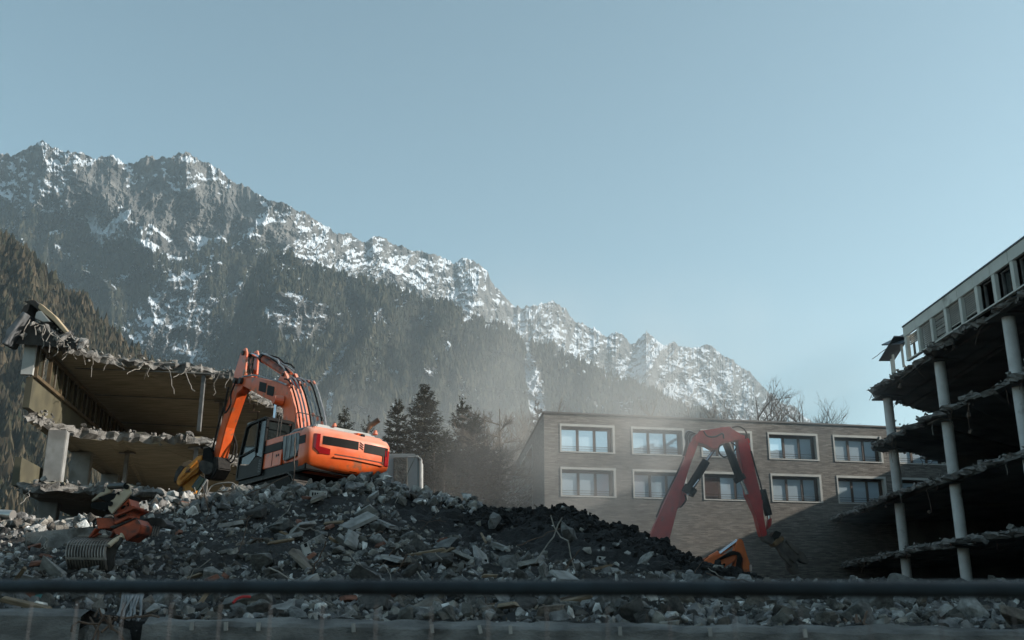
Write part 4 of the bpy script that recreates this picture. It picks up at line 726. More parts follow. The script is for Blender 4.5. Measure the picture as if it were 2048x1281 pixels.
def toloc(L, Y, th): # outline seen from the viewpoint, on an upright plane at distance Y, into machine space
    inv = EXM.inverted(); A = [inv @ (Vector(atY(a, b, Y)) - Vector((0, th / 2, 0)) - EXT) for a, b in L]; B = [inv @ (Vector(atY(a, b, Y)) + Vector((0, th / 2, 0)) - EXT) for a, b in L]; return A, B
pv = thing('crusher_attachment', 'yellow crusher jaw gripped at the end of the orange excavator arm', 'crusher', atY(405, 960, 39.6)); PO = tuple(pv.location)
def pxp(name, L, Y, th, m, parent, off, **k):
    A = [Vector(atY(a, b, Y - th / 2)) for a, b in L]; B = [Vector((p.x, p.y + th, p.z)) for p in A]; return MB().prism(A, B).build(name, m, parent, off, bevel=k.get('bevel', .03))
zz = lambda u, v: (340 + u / 8.006, 840 + v / 8.006)
pxp('rotator', [zz(*q) for q in [(455, 680), (520, 640), (700, 700), (690, 830), (620, 880), (520, 850), (460, 780)]], 39.5, .9, STEEL, pv, PO)
pxp('coupler_bracket', [zz(*q) for q in [(530, 460), (640, 430), (690, 560), (700, 700), (560, 720), (520, 600)]], 39.5, .6, BLACK, pv, PO)
up = pxp('jaw', [zz(*q) for q in [(440, 580), (520, 560), (450, 830), (320, 920), (140, 1060), (95, 1010), (120, 920), (210, 790), (330, 690)]], 39.4, .55, YELLOW, pv, PO)
pxp('jaw_rib', [zz(*q) for q in [(420, 640), (440, 660), (150, 960), (130, 950)]], 39.05, .10, YELLOW, up, PO); pxp('jaw_rib', [zz(*q) for q in [(450, 720), (460, 750), (180, 1000), (165, 985)]], 39.05, .10, YELLOW, up, PO)
pxp('jaw_tip', [zz(*q) for q in [(150, 730), (215, 740), (160, 960), (60, 1010), (55, 950), (90, 830)]], 39.8, .5, STEEL, up, PO)
pxp('jaw_tip', [zz(*q) for q in [(195, 690), (330, 640), (345, 720), (240, 760), (200, 830)]], 39.9, .5, mat('worn_yellow', (.45, .26, .12), (.20, .12, .07), 3, .6), up, PO)
lo_ = pxp('jaw', [zz(*q) for q in [(250, 930), (430, 850), (490, 900), (440, 1000), (370, 1140), (340, 1200), (200, 1210), (200, 1040)]], 39.7, .55, YELLOW, pv, PO)
pxp('jaw_tip', [zz(*q) for q in [(110, 1230), (110, 1120), (205, 1030), (210, 1240)]], 39.8, .5, STEEL, lo_, PO)
a, b = Vector(atY(*zz(530, 930), 39.1)), Vector(atY(*zz(400, 1110), 39.1)); MB().tube([a, b], .17, 14).build('jaw_cylinder', mat('dark_green_paint', (.03, .05, .04), (.02, .035, .03), 3, .4), pv, PO); MB().bar(Vector(atY(*zz(590, 950), 39.0)), Vector(atY(*zz(450, 1170), 39.0)), .05).build('jaw_cylinder_guard', PALE, pv, PO)
# ---- white-grey site tank behind the excavator
tk = thing('site_container', 'pale grey rounded container standing behind the excavator tail, torn along its side', 'container', (-4.4, 40, 5)); TO = (-4.4, 40, 5)
pxprism('container_body', [(770, 914), (836, 914), (843, 920), (843, 1000), (770, 1000)], 40.6, 1.8, mat('container_grey', (.36, .37, .36), (.28, .29, .28), 1.2, .7), tk, TO, .08); pxprism('container_lit_edge', [(838, 914), (844, 919), (844, 1000), (841, 1000), (841, 921), (836, 916.5), (815, 916.5), (815, 914)], 39.8, .25, mat('container_lit_edge', (.6, .6, .58)), tk, TO, .02)  # pale strip paints the sunlight along the container's edge
pxprism('torn_side', [(788, 916), (815, 916), (815, 1000), (788, 1000)], 39.75, .3, mat('torn_insulation', (.20, .19, .165), (.09, .085, .075), 3, .9, .8), tk, TO, .02)
MB().tube([Vector(atY(795, 903, 40)), Vector(atY(809, 899, 40)), Vector(atY(806, 911, 40))], .03, 6).build('lifting_bar', STEEL, tk, TO)

# ---- red demolition boom in front of the brick building
RY = 62.6
rd = thing('demolition_excavator', 'tall red demolition boom bent like an A in front of the brick building', 'excavator', atY(1320, 1150, RY)); RO = tuple(rd.location)
zr = lambda u, v: (1250 + u / 4.0025, 840 + v / 4.0025)
rp = lambda n, L, th, m, dy=0, p=None: pxp(n, [zr(*q) for q in L], RY + dy, th, m, p or rd, RO, bevel=.05)
lb = rp('lower_boom', [(575, 120), (520, 185), (470, 330), (330, 640), (215, 900), (150, 1100), (150, 1300), (300, 1300), (345, 1000), (440, 640), (510, 400), (592, 180)], 1.1, RED)
rp('boom_joint', [(560, 120), (590, 110), (600, 165), (580, 185), (556, 170)], 1.3, RED, 0, lb); rp('cylinder_bracket', [(470, 560), (500, 600), (470, 680), (425, 710), (440, 620)], .9, RED)
lk = rp('boom_link', [(560, 140), (600, 85), (700, 75), (780, 58), (835, 55), (860, 72), (930, 115), (935, 160), (880, 165), (820, 185), (770, 190), (740, 235), (712, 235), (660, 205), (585, 180)], 1.0, RED, -.03)
rp('link_plate', [(775, 62), (838, 52), (862, 72), (795, 190), (780, 180)], 1.12, RED, -.03, lk)
us = rp('upper_stick', [(903, 125), (940, 115), (985, 150), (1005, 230), (1060, 480), (1105, 650), (1110, 760), (1140, 925), (1100, 938), (1085, 900), (1050, 760), (1000, 650), (975, 600), (945, 420), (910, 220)], .95, RED)
rp('stick_lug', [(985, 140), (1003, 165), (1000, 190), (980, 190)], .7, RED, 0, us); rp('stick_lug', [(1150, 790), (1178, 785), (1172, 850), (1140, 880)], .5, RED, 0, us)
def rc(n, p, q, r, m, dy=-.75): return MB().tube([Vector(atY(*zr(*p), RY + dy)), Vector(atY(*zr(*q), RY + dy))], r, 12).build(n, m, rd, RO)
rc('cylinder_rod', (716, 235), (640, 345), .10, CHROME, 0); rc('cylinder_barrel', (650, 330), (495, 585), .26, BLACK); rc('cylinder_rod', (590, 480), (500, 600), .07, CHROME, -.95)
rc('cylinder_barrel', (812, 190), (920, 470), .26, BLACK); rc('cylinder_rod', (920, 465), (978, 598), .12, CHROME); rc('cylinder_gland', (905, 450), (930, 490), .38, BLACK); rc('cylinder_gland', (530, 540), (500, 590), .42, BLACK)
rc('cylinder_barrel', (1098, 560), (1150, 765), .24, BLACK, 0); rc('cylinder_rod', (1150, 765), (1153, 800), .1, CHROME, 0)
for k in range(9):
    rr_ = random.Random(k); o_ = rr_.uniform(-.5, .5)
    L = [zr(560 + 4 * k, 110 + k), zr(505 + 5 * k, 88 + 5 * k), zr(478 + 6 * k, 130 + 4 * k), zr(488 + 5 * k, 190), zr(462 + 5 * k, 290)]
    MB().tube(spline([atY(*p, RY + o_) for p in L]), .045, 6).build('hydraulic_hose', RUBBER if k % 2 else HG, rd, RO)
for L in ([(860, 62), (900, 52), (950, 72), (972, 110), (965, 150)], [(820, 190), (760, 210), (752, 260), (790, 298), (830, 285)], [(850, 180), (890, 215), (870, 260)], [(630, 90), (660, 130), (720, 135), (780, 110), (790, 150)], [(470, 300), (420, 420), (360, 540), (300, 660), (250, 780)], [(1010, 250), (1050, 400), (1090, 540), (1100, 640)], [(480, 600), (490, 640), (455, 690), (440, 700)]):
    MB().tube(spline([atY(*zr(*p), RY - .62) for p in L]), .05, 6).build('hydraulic_hose', RUBBER, rd, RO)
rg = thing('demolition_grab', 'dark steel crusher grab hanging from the tip of the red boom', 'grab', atY(1560, 1100, RY)); GO = tuple(rg.location)
gp = lambda n, L, th, m, dy=0: pxp(n, [zr(*q) for q in L], RY + dy, th, m, rg, GO, bevel=.04)
GB = mat('dusty_grab_steel', (.13, .11, .09), (.05, .043, .038), 2, .7, .3)
gp('hinge', [(1085, 890), (1140, 885), (1150, 925), (1185, 940), (1215, 985), (1165, 990), (1110, 965)], .8, GB); gp('rotator_box', [(1205, 885), (1255, 905), (1225, 955), (1175, 935)], 1.3, BLACK); gp('rotator_ring', [(1225, 950), (1260, 925), (1280, 955), (1215, 1015), (1190, 985)], 1.4, mat('ochre_ring', (.22, .13, .05), (.10, .06, .03), 3))
gp('jaw_body', [(1262, 960), (1345, 1040), (1400, 1100), (1360, 1150), (1290, 1090), (1225, 1010)], 1.0, GB)
gp('jaw_arm', [(1225, 1015), (1250, 1010), (1320, 1120), (1340, 1180), (1300, 1140), (1250, 1080)], .5, GB, -.5); gp('jaw_arm', [(1290, 960), (1320, 975), (1400, 1050), (1390, 1080), (1330, 1030)], .5, GB, -.4)
gp('jaw_tooth', [(1380, 1050), (1430, 1060), (1475, 1130), (1465, 1155), (1420, 1140), (1380, 1110)], .7, GB); gp('jaw_tooth', [(1300, 1130), (1350, 1110), (1385, 1160), (1390, 1210), (1420, 1230), (1360, 1240), (1310, 1190)], .7, GB)
# ---- second orange excavator, only its arm above the heap
OY = 50
o2 = thing('excavator', 'orange excavator arm folded low behind the black earth, under the red boom', 'excavator', atY(1460, 1150, OY)); O2 = tuple(o2.location)
op = lambda n, L, th, m, dy=0: pxp(n, [zr(*q) for q in L], OY + dy, th, m, o2, O2, bevel=.04)
OR2 = mat('second_orange_paint', (.62, .15, .03), (.48, .10, .025), 2, .5, dirt=((.16, .06, .03), 2, .6))  # paint of the second machine, browner than the first
op('boom', [(560, 1180), (640, 1125), (705, 1085), (760, 1085), (880, 1048), (900, 1070), (880, 1130), (800, 1180), (720, 1210), (640, 1240), (560, 1260)], .8, OR2); op('stick', [(905, 958), (925, 950), (945, 965), (965, 1040), (1000, 1150), (1005, 1260), (850, 1290), (865, 1200), (890, 1100), (880, 1040)], .7, OR2, .02)
op('stick_recess_shade', [(895, 1050), (925, 1065), (945, 1110), (940, 1180), (960, 1230), (880, 1240), (890, 1150), (910, 1110)], .06, mat('shaded_orange', (.16, .05, .02), (.06, .025, .015), 2, .7), -.38); op('black_plate', [(740, 1180), (800, 1145), (805, 1165), (748, 1200)], .05, BLACK, -.44)  # darker orange plate paints the shade in the stick's hollow
MB().tube([Vector(atY(*zr(900, 968), OY)), Vector(atY(*zr(748, 1080), OY))], .10, 12).build('stick_cylinder_rod', CHROME, o2, O2); MB().tube([Vector(atY(*zr(755, 1075), OY)), Vector(atY(*zr(630, 1150), OY))], .2, 12).build('stick_cylinder', OR2, o2, O2)
for k in range(3): MB().tube(spline([atY(*zr(730 + 10 * k, 1130 - 6 * k), OY - .5), atY(*zr(860, 1075 - 8 * k), OY - .5), atY(*zr(905 + 8 * k, 1090), OY - .5), atY(*zr(895 + 14 * k, 1180), OY - .5), atY(*zr(930 + 10 * k, 1240), OY - .5)]), .05, 6).build('hydraulic_hose', RUBBER, o2, O2)
pxp('white_marker', [zr(1003, 1158), zr(1017, 1158), zr(1017, 1215), zr(1006, 1215)], OY - .4, .3, mat('pale_marker', (.6, .5, .45)), o2, O2)

# ---- sorting grab lying on the rubble
SY = 18.4
sg = thing('sorting_grab', 'orange sorting grab with ribbed shells resting on the rubble', 'grab', atY(230, 1130, SY)); SO = tuple(sg.location)
zs = lambda u, v: (120 + u / 6.404, 950 + v / 6.404)
sp_ = lambda n, L, th, m, dy=0, p=None, bv=.012: pxp(n, [zs(*q) for q in L], SY + dy, th, m, p or sg, SO, bevel=bv)
TANP = mat('worn_cream_paint', (.52, .42, .30), (.38, .30, .21), 2.5, .6, .1, 30, dirt=((.12, .09, .07), 5, .62))
sp_('mounting_plate', [(855, 110), (880, 115), (892, 150), (915, 235), (665, 505), (612, 440), (618, 350), (660, 325), (690, 310), (745, 205), (770, 205), (775, 230), (800, 215), (835, 130)], .06, TANP, -.45)
sp_('mounting_plate', [(600, 130), (650, 110), (675, 175), (660, 225), (560, 260), (500, 290), (400, 345), (395, 330), (500, 235), (540, 215), (560, 235)], .06, TANP, .35)
for u, v in ((856, 156), (648, 372), (752, 238)): c = Vector(atY(*zs(u, v), SY - .49)); MB().tube([c, c - Vector((0, .03, 0))], .045 if v != 238 else .025, 14).build('pin_hole', BLACK, sg, SO)
a = Vector(atY(*zs(640, 150), SY + .35)); b = Vector(atY(*zs(850, 140), SY - .42)); MB().tube([a, b], .055, 12).build('cross_pin', BLACK, sg, SO)
sp_('head_block', [(395, 350), (610, 345), (625, 440), (580, 460), (400, 430), (385, 390)], .9, BLACK, 0); sp_('head_block', [(480, 290), (640, 240), (800, 230), (890, 260), (880, 300), (690, 500), (640, 500), (610, 350)], .6, BLACK, .05)
hp = sp_('head_frame', [(880, 300), (905, 400), (960, 400), (955, 450), (905, 480), (890, 540), (700, 610), (685, 500)], .5, ORANGE_W, -.1)
# "2" stencil and oval badge, flat print standing proud of the plate
for L in ([(858, 372), (864, 360), (876, 358), (880, 372), (876, 385), (862, 400), (884, 396)],): MB().tube([Vector(atY(*zs(*q), SY - .36)) for q in L], .010, 5).build('painted_number', BLACK, hp, SO)
sp_('badge', [(782, 425), (800, 400), (835, 388), (840, 405), (815, 432), (785, 445)], .015, BLACK, -.36, hp, .002); sp_('badge', [(738, 525), (840, 485), (850, 515), (748, 562)], .015, BLACK, -.36, hp, .002)
for k, (u, v) in enumerate([(775, 527), (785, 523), (795, 520), (806, 515), (817, 511), (828, 507)]): MB().bar(Vector(atY(*zs(u, v), SY - .375)), Vector(atY(*zs(u + 3, v - 14), SY - .375)), .012, .004).build('badge_letter', PALE, hp, SO)
sp_('head_flange', [(690, 600), (880, 520), (890, 545), (700, 640)], .7, ORANGE_W, -.05); sp_('head_flange', [(690, 515), (960, 415), (958, 430), (695, 540)], .75, ORANGE_W, -.1)
sp_('lower_frame', [(460, 545), (690, 560), (700, 680), (480, 690)], .7, ORANGE_W, .1); sp_('body_frame', [(690, 690), (980, 560), (1040, 650), (1010, 740), (850, 850), (800, 780), (700, 760)], .6, ORANGE_W, -.05); sp_('body_edge', [(620, 670), (970, 545), (975, 560), (690, 690)], .64, STEEL, -.05)
for L in ([(355, 800), (445, 680), (465, 690), (380, 810)], [(600, 800), (690, 690), (715, 695), (640, 805)], [(400, 800), (480, 740), (490, 750), (420, 805)]): sp_('brace', L, .2, ORANGE_W, -.2)
RIB = mat('scraped_rib_steel', (.26, .23, .20), (.12, .105, .09), 4, .5, .2, metal=.3)
tp = [(105, 890), (235, 765), (600, 765), (790, 765)]; 
sh = sp_('shell_top_rail', [(225, 770), (770, 770), (745, 800), (215, 800)], .10, RIB, -.15); sp_('shell_rail', [(105, 885), (620, 885), (625, 915), (100, 912)], .08, RIB, -.6, sh); sp_('shell_rail', [(80, 1050), (575, 1062), (585, 1095), (82, 1085)], .08, RIB, -.75, sh); sp_('shell_lip', [(110, 1215), (600, 1235), (560, 1275), (60, 1262), (60, 1245)], .18, STEEL, -.5, sh)
for k in range(14):
    t = k / 13; xa = 225 + t * 480; xb = 112 + t * 480; xc = 92 + t * 480; xd = 125 + t * 470
    P_ = [atY(*zs(xa, 800), SY - .15), atY(*zs((xa + xb) / 2 - 22, 845), SY - .45), atY(*zs(xb, 895), SY - .60), atY(*zs(xb - 22, 980), SY - .72), atY(*zs(xc, 1065), SY - .75), atY(*zs((xc + xd) / 2 - 2, 1150), SY - .66), atY(*zs(xd, 1225), SY - .5)]
    Q = spline(P_, 3); m_ = MB(); m_.rings([[q + Vector((sx * .010, sy * .05, 0)) for sx, sy in ((-1, -1), (1, -1), (1, 1), (-1, 1))] for q in Q]); m_.build('rib', RIB, sh, SO)
sp_('shell_side', [(745, 790), (800, 800), (790, 850), (720, 960), (690, 1060), (690, 1150), (650, 1240), (600, 1235), (585, 1090), (570, 1060), (620, 900)], .07, STEEL, -.45, sh)
MB().tube(spline([atY(*zs(620, 910), SY - .6), atY(*zs(700, 845), SY - .5), atY(*zs(800, 790), SY - .4)]), [.045] * 10 + [.075], 10).build('shell_tube', TANP, sh, SO)
sp_('shell_back', [(250, 800), (700, 800), (590, 1230), (160, 1230), (120, 1060)], .05, mat('shell_dark', (.03, .025, .022)), .05, sh)
s2_ = sp_('rear_shell', [(1000, 590), (1170, 545), (1310, 560), (1370, 640), (1350, 680), (1180, 650), (1060, 640)], .5, STEEL, .6)
for k in range(9): MB().bar(Vector(atY(*zs(1030 + 32 * k, 640), SY + .4)), Vector(atY(*zs(1000 + 30 * k, 820 - 4 * k), SY + .3)), .012, .06).build('rib', RIB, s2_, SO)
for L in ([(950, 600), (900, 560), (920, 480), (900, 400)], [(470, 560), (430, 600), (440, 680)], [(520, 700), (560, 640), (600, 700)]): MB().tube(spline([atY(*zs(*q), SY - .2) for q in L]), .02, 6).build('hydraulic_hose', RUBBER, sg, SO)
# ================================================================ TREES
BARK = mat('bark', (.085, .065, .05), (.045, .036, .03), 6, .9, .3); NEED = mat('spruce_needles', (1, 1, 1), (.7, .7, .7), 2, .85, attr='tone', spec=.2)
def conifer(base, h, w, n, label_, seed, tone=((.022, .026, .016), (.14, .12, .07)), bare=0.0, group=None):
    r = np.random.default_rng(seed); o = thing('conifer_tree', label_, 'tree', base, group)
    MB().tube([(0, 0, -2), (r.normal(0, .1), 0, h * .5), (0, 0, h)], [h * .016, h * .010, .03], 7).build('trunk', BARK, o)
    nbr = max(120, n // 26); bz = h * (0.04 + .95 * r.random(nbr) ** .8); bz = np.round(bz / (h * .032)) * h * .032 + r.normal(0, h * .004, nbr); ba = r.random(nbr) * 6.283; bl = w * np.minimum(1, (1 - bz / h) * 1.3 + .04) ** .9 * r.uniform(.5, 1.12, nbr); bi = r.integers(0, nbr, n)
    z = bz[bi]; zq = z; ph = 0; u_ = r.random(n) ** .62; rad = bl[bi] * u_; nb = ba[bi] + r.normal(0, 1, n) * (.10 + .14 * (1 - u_)); prof = bl[bi]
    _unused = 0 * z; zq_ = np.round(z / (h * .035)) * h * .035 + r.normal(0, h * .010, n); ph = r.random(n) * 6.283; nb_ = np.round(ph / .42 + (zq * 3.7) % 1) * .42 + r.normal(0, .09, n)
    prof_ = w * np.minimum(1, (1 - zq / h) * 1.35 + .03) ** .85 * (0.45 + .95 * vnoise(nb * 2.3 + seed, zq * .9))
    c = np.stack([np.cos(nb) * rad, np.sin(nb) * rad, zq - rad * .34 + .13 * w * (rad / (prof + .01)) ** 3 - np.abs(r.normal(0, .008, n)) * h * np.minimum(1, (1 - z / h) * 3)], -1)
    s = (0.10 + .15 * r.random(n)) * h / 15 * (.35 + .65 * np.minimum(1, (1 - z / h) * 2.2)); outd = np.stack([np.cos(nb), np.sin(nb), -.25 + .3 * r.random(n)], -1); side = np.cross(outd, [0, 0, 1]) + r.normal(0, .35, (n, 3))
    V = np.stack([c - side * s[:, None] * .5, c + outd * s[:, None] * 1.5 + r.normal(0, .05, (n, 3)), c + side * s[:, None] * .5, c - outd * s[:, None] * .4 - np.array([0, 0, 1]) * s[:, None] * .35], 1)
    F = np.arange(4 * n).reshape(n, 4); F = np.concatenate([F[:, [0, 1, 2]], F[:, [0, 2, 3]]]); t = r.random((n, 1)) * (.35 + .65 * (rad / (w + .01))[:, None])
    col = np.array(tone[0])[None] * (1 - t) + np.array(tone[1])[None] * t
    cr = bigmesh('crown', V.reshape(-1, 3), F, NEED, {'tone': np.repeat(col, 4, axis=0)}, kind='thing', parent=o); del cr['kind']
    bm_ = MB()
    for k in range(26): a = r.random() * 6.28; zz_ = h * (.08 + .85 * r.random()); L = w * min(1, (1 - zz_ / h) * 1.3) * .8; bm_.tube([(0, 0, zz_), (math.cos(a) * L, math.sin(a) * L, zz_ - L * .2)], [.05, .01], 4, False)
    bm_.build('branches', BARK, o, fix=False, kind='stuff'); return o
def bare_tree(base, h, w, label_, seed, upright=.7, m=None, dens=1.0, group=None, trunk=.018):
    rr = random.Random(seed); o = thing('bare_tree', label_, 'tree', base, group); tk_ = MB(); tw = MB()
    top = Vector((rr.gauss(0, .3), rr.gauss(0, .3), h * .95)); tk_.tube([(0, 0, -1), top * .5 + Vector((rr.gauss(0, .15), 0, 0)), top], [h * trunk, h * trunk * .6, .03], 6); tk_.build('trunk', m or BARK, o)
    def br(p, d, L, r_, lev):
        k = 3 if lev < 2 else 2; pts = [p]; 
        for i in range(k): d = (d + Vector((rr.gauss(0, .16), rr.gauss(0, .16), rr.gauss(0, .1) + .10 * upright))).normalized(); pts.append(pts[-1] + d * L / k)
        tw.tube(pts, [r_ * (1 - .6 * i / k) for i in range(k + 1)], 4 if lev < 2 else 3, False)
        if lev < 3:
            for j in range(int((5 if lev == 0 else 4) * dens)):
                q = pts[rr.randint(1, k)]; br(q.lerp(pts[k], rr.random() * .3), (d + Vector((rr.gauss(0, .5), rr.gauss(0, .5), rr.gauss(.15, .3)))).normalized(), L * rr.uniform(.4, .7), r_ * .5, lev + 1)
    for i in range(int(16 * dens)):
        t = .25 + .7 * i / (16 * dens); a = rr.random() * 6.28; up = upright + .2 * t; d = Vector((math.cos(a), math.sin(a), up)).normalized(); br(top * t, d, w * (1.1 - .8 * t) * rr.uniform(.7, 1.2), .05 * h / 14, 0)
    tw.build('branches', m or BARK, o, fix=False, kind='stuff'); return o
def treeat(px, pytop, Y, zb=1.0): p = atY(px, pytop, Y); return (p[0], p[1], zb), p[2] - zb
for px, py, Y, wf, lab, sd_, n in [(797, 806, 74, .19, 'narrow dark spruce just past the excavator exhaust', 1, 9000), (850, 781, 76, .25, 'broad tallest spruce in the row beyond the heap', 2, 15000), (925, 806, 80, .22, 'spruce with drooping tiers standing beside the broad tall one', 3, 11000), (952, 835, 77, .2, 'shorter spruce pressed against the drooping one', 4, 8000), (690, 824, 85, .2, 'small spruce top peeping over the excavator hood', 5, 6000), (893, 870, 72, .25, 'low bushy spruce in front of the conifer row', 6, 7000), (1075, 806, 122, .12, 'thin spruce at the corner of the brick building', 7, 5000), (738, 845, 90, .25, 'half hidden spruce behind the exhaust pipe', 8, 5000)]:
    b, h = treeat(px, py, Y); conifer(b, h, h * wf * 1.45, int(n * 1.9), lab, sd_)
for i, (px, py, Y) in enumerate([(868, 900, 70), (912, 905, 71), (940, 890, 73), (975, 880, 75), (1000, 900, 74), (845, 905, 70), (890, 925, 69)]):
    b, h = treeat(px, py, Y); conifer(b, h, h * .42, 7500, 'dusty low conifer in the thicket between the heap and the brick building', 30 + i, ((.035, .034, .022), (.10, .085, .055)), group='low conifers in the dusty thicket')
LARCH = mat('larch_bark', (.17, .135, .10), (.10, .08, .06), 5, .9)
for px, py, Y, lab, sd_ in [(977, 800, 78, 'pale leafless larch with a straight white trunk', 11), (1010, 796, 79, 'leafless larch with level branches, taller of the larch pair', 12)]:
    b, h = treeat(px, py, Y); bare_tree(b, h, h * .20, lab, sd_, .05, LARCH, 1.5, trunk=.010)
for i, (px, py, Y) in enumerate([(958, 855, 82), (990, 850, 84), (1035, 822, 118), (1058, 818, 121), (1045, 830, 117), (1022, 835, 116), (968, 842, 80), (1003, 838, 83), (1050, 812, 124), (945, 862, 79), (1068, 812, 126)]):
    b, h = treeat(px, py, Y); bare_tree(b, h, h * .24, 'twiggy bare tree in the thicket by the brick building corner', 40 + i, .6, LARCH, 1.0, group='bare trees in the thicket')
for i, (px, py, Y, w_) in enumerate([(1120, 812, 104, .4), (1150, 806, 106, .4), (1180, 812, 104, .4), (1215, 822, 104, .35), (1320, 805, 108, .45), (1405, 812, 108, .42), (1440, 800, 110, .4)]):
    b, h = treeat(px, py, Y); bare_tree(b, h, h * w_ * .6, 'bare tree crown showing above the flat roof', 60 + i, 1.0, LARCH, 1.0, group='bare crowns above the brick building roof')
for px, py, Y, lab, sd_, m_ in [(1515, 770, 100, 'largest bare tree above the brick roof, dark against the mountain', 71, BARK), (1545, 800, 101, 'dark bare tree beside the largest one above the roof', 72, BARK), (1605, 792, 103, 'thin bare tree at the mountain foot above the roof', 73, BARK), (1665, 845, 103, 'tiny bare tree top over the roof edge', 74, BARK)]:
    b, h = treeat(px, py, Y); bare_tree(b, h, h * .32, lab, sd_, .75, m_, 1.15)
b, h = treeat(1780, 815, 90); conifer(b, h, h * .12, 3000, 'small conifer seen between the gutted floors', 80)
# ================================================================ RUBBLE
def rough_rock(sub, seed):
    import bmesh
    r = np.random.default_rng(seed); bm = bmesh.new(); bmesh.ops.create_icosphere(bm, subdivisions=sub, radius=1); v = np.array([q.co[:] for q in bm.verts]); f = np.array([[q.index for q in p.verts] for p in bm.faces]); bm.free()
    pl = r.normal(size=(9, 3)); pl /= np.linalg.norm(pl, axis=1)[:, None]; dd = r.uniform(.5, .85, 9)
    for n_, d_ in (zip(pl, dd) if sub > 3 else ()): k = v @ n_; ov = np.maximum(k - d_, 0); v = v - ov[:, None] * n_
    v *= np.array([1, r.uniform(.6, .95), r.uniform(.5, .8)]); nn = v / np.linalg.norm(v, axis=1)[:, None]
    v = v + nn * ((fbm(v[:, 0] * 3 + seed, v[:, 1] * 3 + v[:, 2] * 2.3, 4) - .5) * .22)[:, None]; return v, f
def angular(seed):
    import bmesh
    r = np.random.default_rng(seed); bm = bmesh.new(); s = np.array([1, r.uniform(.6, .95), r.uniform(.35, .8)])
    for _ in range(11): p = r.normal(size=3); p /= np.linalg.norm(p); p = np.sign(p) * np.abs(p) ** r.uniform(.45, .8); p /= max(1, np.abs(p).max()); bm.verts.new(p * s * r.uniform(.85, 1.1))
    bmesh.ops.convex_hull(bm, input=bm.verts); bmesh.ops.delete(bm, geom=[v for v in bm.verts if not v.link_faces], context='VERTS'); bmesh.ops.triangulate(bm, faces=bm.faces)
    bmesh.ops.bevel(bm, geom=list(bm.edges), offset=.04, segments=1, affect='EDGES'); bmesh.ops.triangulate(bm, faces=bm.faces); bmesh.ops.subdivide_edges(bm, edges=[e for e in bm.edges if e.calc_length() > .25], cuts=2, use_grid_fill=True); bmesh.ops.triangulate(bm, faces=bm.faces)
    bm.verts.index_update(); v = np.array([q.co[:] for q in bm.verts]); f = np.array([[q.index for q in p.verts] for p in bm.faces]); bm.free()
    k = 4.5; d = np.stack([fbm(v[:, 0] * k + 9 * i + seed, v[:, 1] * k + v[:, 2] * k * .7 + 5 * i, 3) - .5 for i in range(3)], -1); return v + d * .11, f
BIG = [angular(500 + i) for i in range(10)]
TONES = [(1.0, 1.0, 1.0), (.62, .62, .64), (.36, .345, .32), (.8, .76, .70), (.22, .20, .18), (2.0, 2.0, 2.0), (.5, .5, .52)]; TP = [.16, .2, .24, .12, .18, .04, .06]
# the mass of small rubble: one object
r = np.random.default_rng(21)
def scatter(n, ymin, ymax, smin, smax, powr, vars_, seed, soilp=.35):
    r = np.random.default_rng(seed); a = r.uniform(-.58, .58, n); Y = ymin + (ymax - ymin) * r.random(n) ** 1.15; X = a * Y
    yc = np.interp(a, _A, _YC); k = Y < yc + 1.2; X, Y = X[k], Y[k]
    z = terrain(X, Y); px, py = proj(X, Y, terrain(X, Y, False)); dk = inpoly(px, py, SOILP)
    dens = sstep(.28, .5, fbm(X * .55 + 3, Y * .6, 3)); k = (r.random(len(X)) < np.where(dk, .05, .18 + .82 * dens)); X, Y, z = X[k], Y[k], z[k]
    s = smin + (smax - smin) * r.random(len(X)) ** powr
    return X, Y, z, s, r
def joined(name, X, Y, z, s, r, vars_, m, kind='stuff', sink=.15, tonemul=1.0, flat=None):
    V = []; F = []; T = []; off = 0
    vi = r.integers(0, len(vars_), len(X)); tn = np.array(TONES)[r.choice(len(TONES), len(X), p=TP)] * tonemul
    q = r.normal(size=(len(X), 4)); q /= np.linalg.norm(q, axis=1)[:, None]; w_, x, y, zq = q.T
    Rm = np.stack([1 - 2 * (y * y + zq * zq), 2 * (x * y - zq * w_), 2 * (x * zq + y * w_), 2 * (x * y + zq * w_), 1 - 2 * (x * x + zq * zq), 2 * (y * zq - x * w_), 2 * (x * zq - y * w_), 2 * (y * zq + x * w_), 1 - 2 * (x * x + y * y)], -1).reshape(-1, 3, 3)
    for k in range(len(vars_)):
        i = np.where(vi == k)[0]
        if not len(i): continue
        v, f = vars_[k]; W = np.einsum('vj,nij->nvi', v, Rm[i]) * s[i][:, None, None] + np.stack([X[i], Y[i], z[i] + s[i] * sink], -1)[:, None]
        V.append(W.reshape(-1, 3)); F.append((f[None] + (np.arange(len(i)) * len(v))[:, None, None]).reshape(-1, 3) + off); T.append(np.repeat(tn[i], len(v), axis=0)); off += len(i) * len(v)
    return bigmesh(name, np.concatenate(V), np.concatenate(F), m, {'tone': np.concatenate(T)}, kind=kind)
STONE = mat('rubble_stone', (.42, .41, .39), (.12, .118, .112), 6, .92, .7, 22, attr='tone')
X, Y, z, s, r = scatter(27000, 9.9, 28, .025, .13, 2.7, ROCKV, 31); o = joined('rubble', X, Y, z, s, r, ROCKV, STONE); tag(o, 'loose mass of small broken concrete and stones covering the heap', 'rubble')
X, Y, z, s, r = scatter(9000, 9.7, 17, .012, .045, 1.5, ROCKV, 32); o = joined('gravel', X, Y, z, s, r, ROCKV, STONE); tag(o, 'fine gravel and crumbs behind the concrete wall', 'gravel')
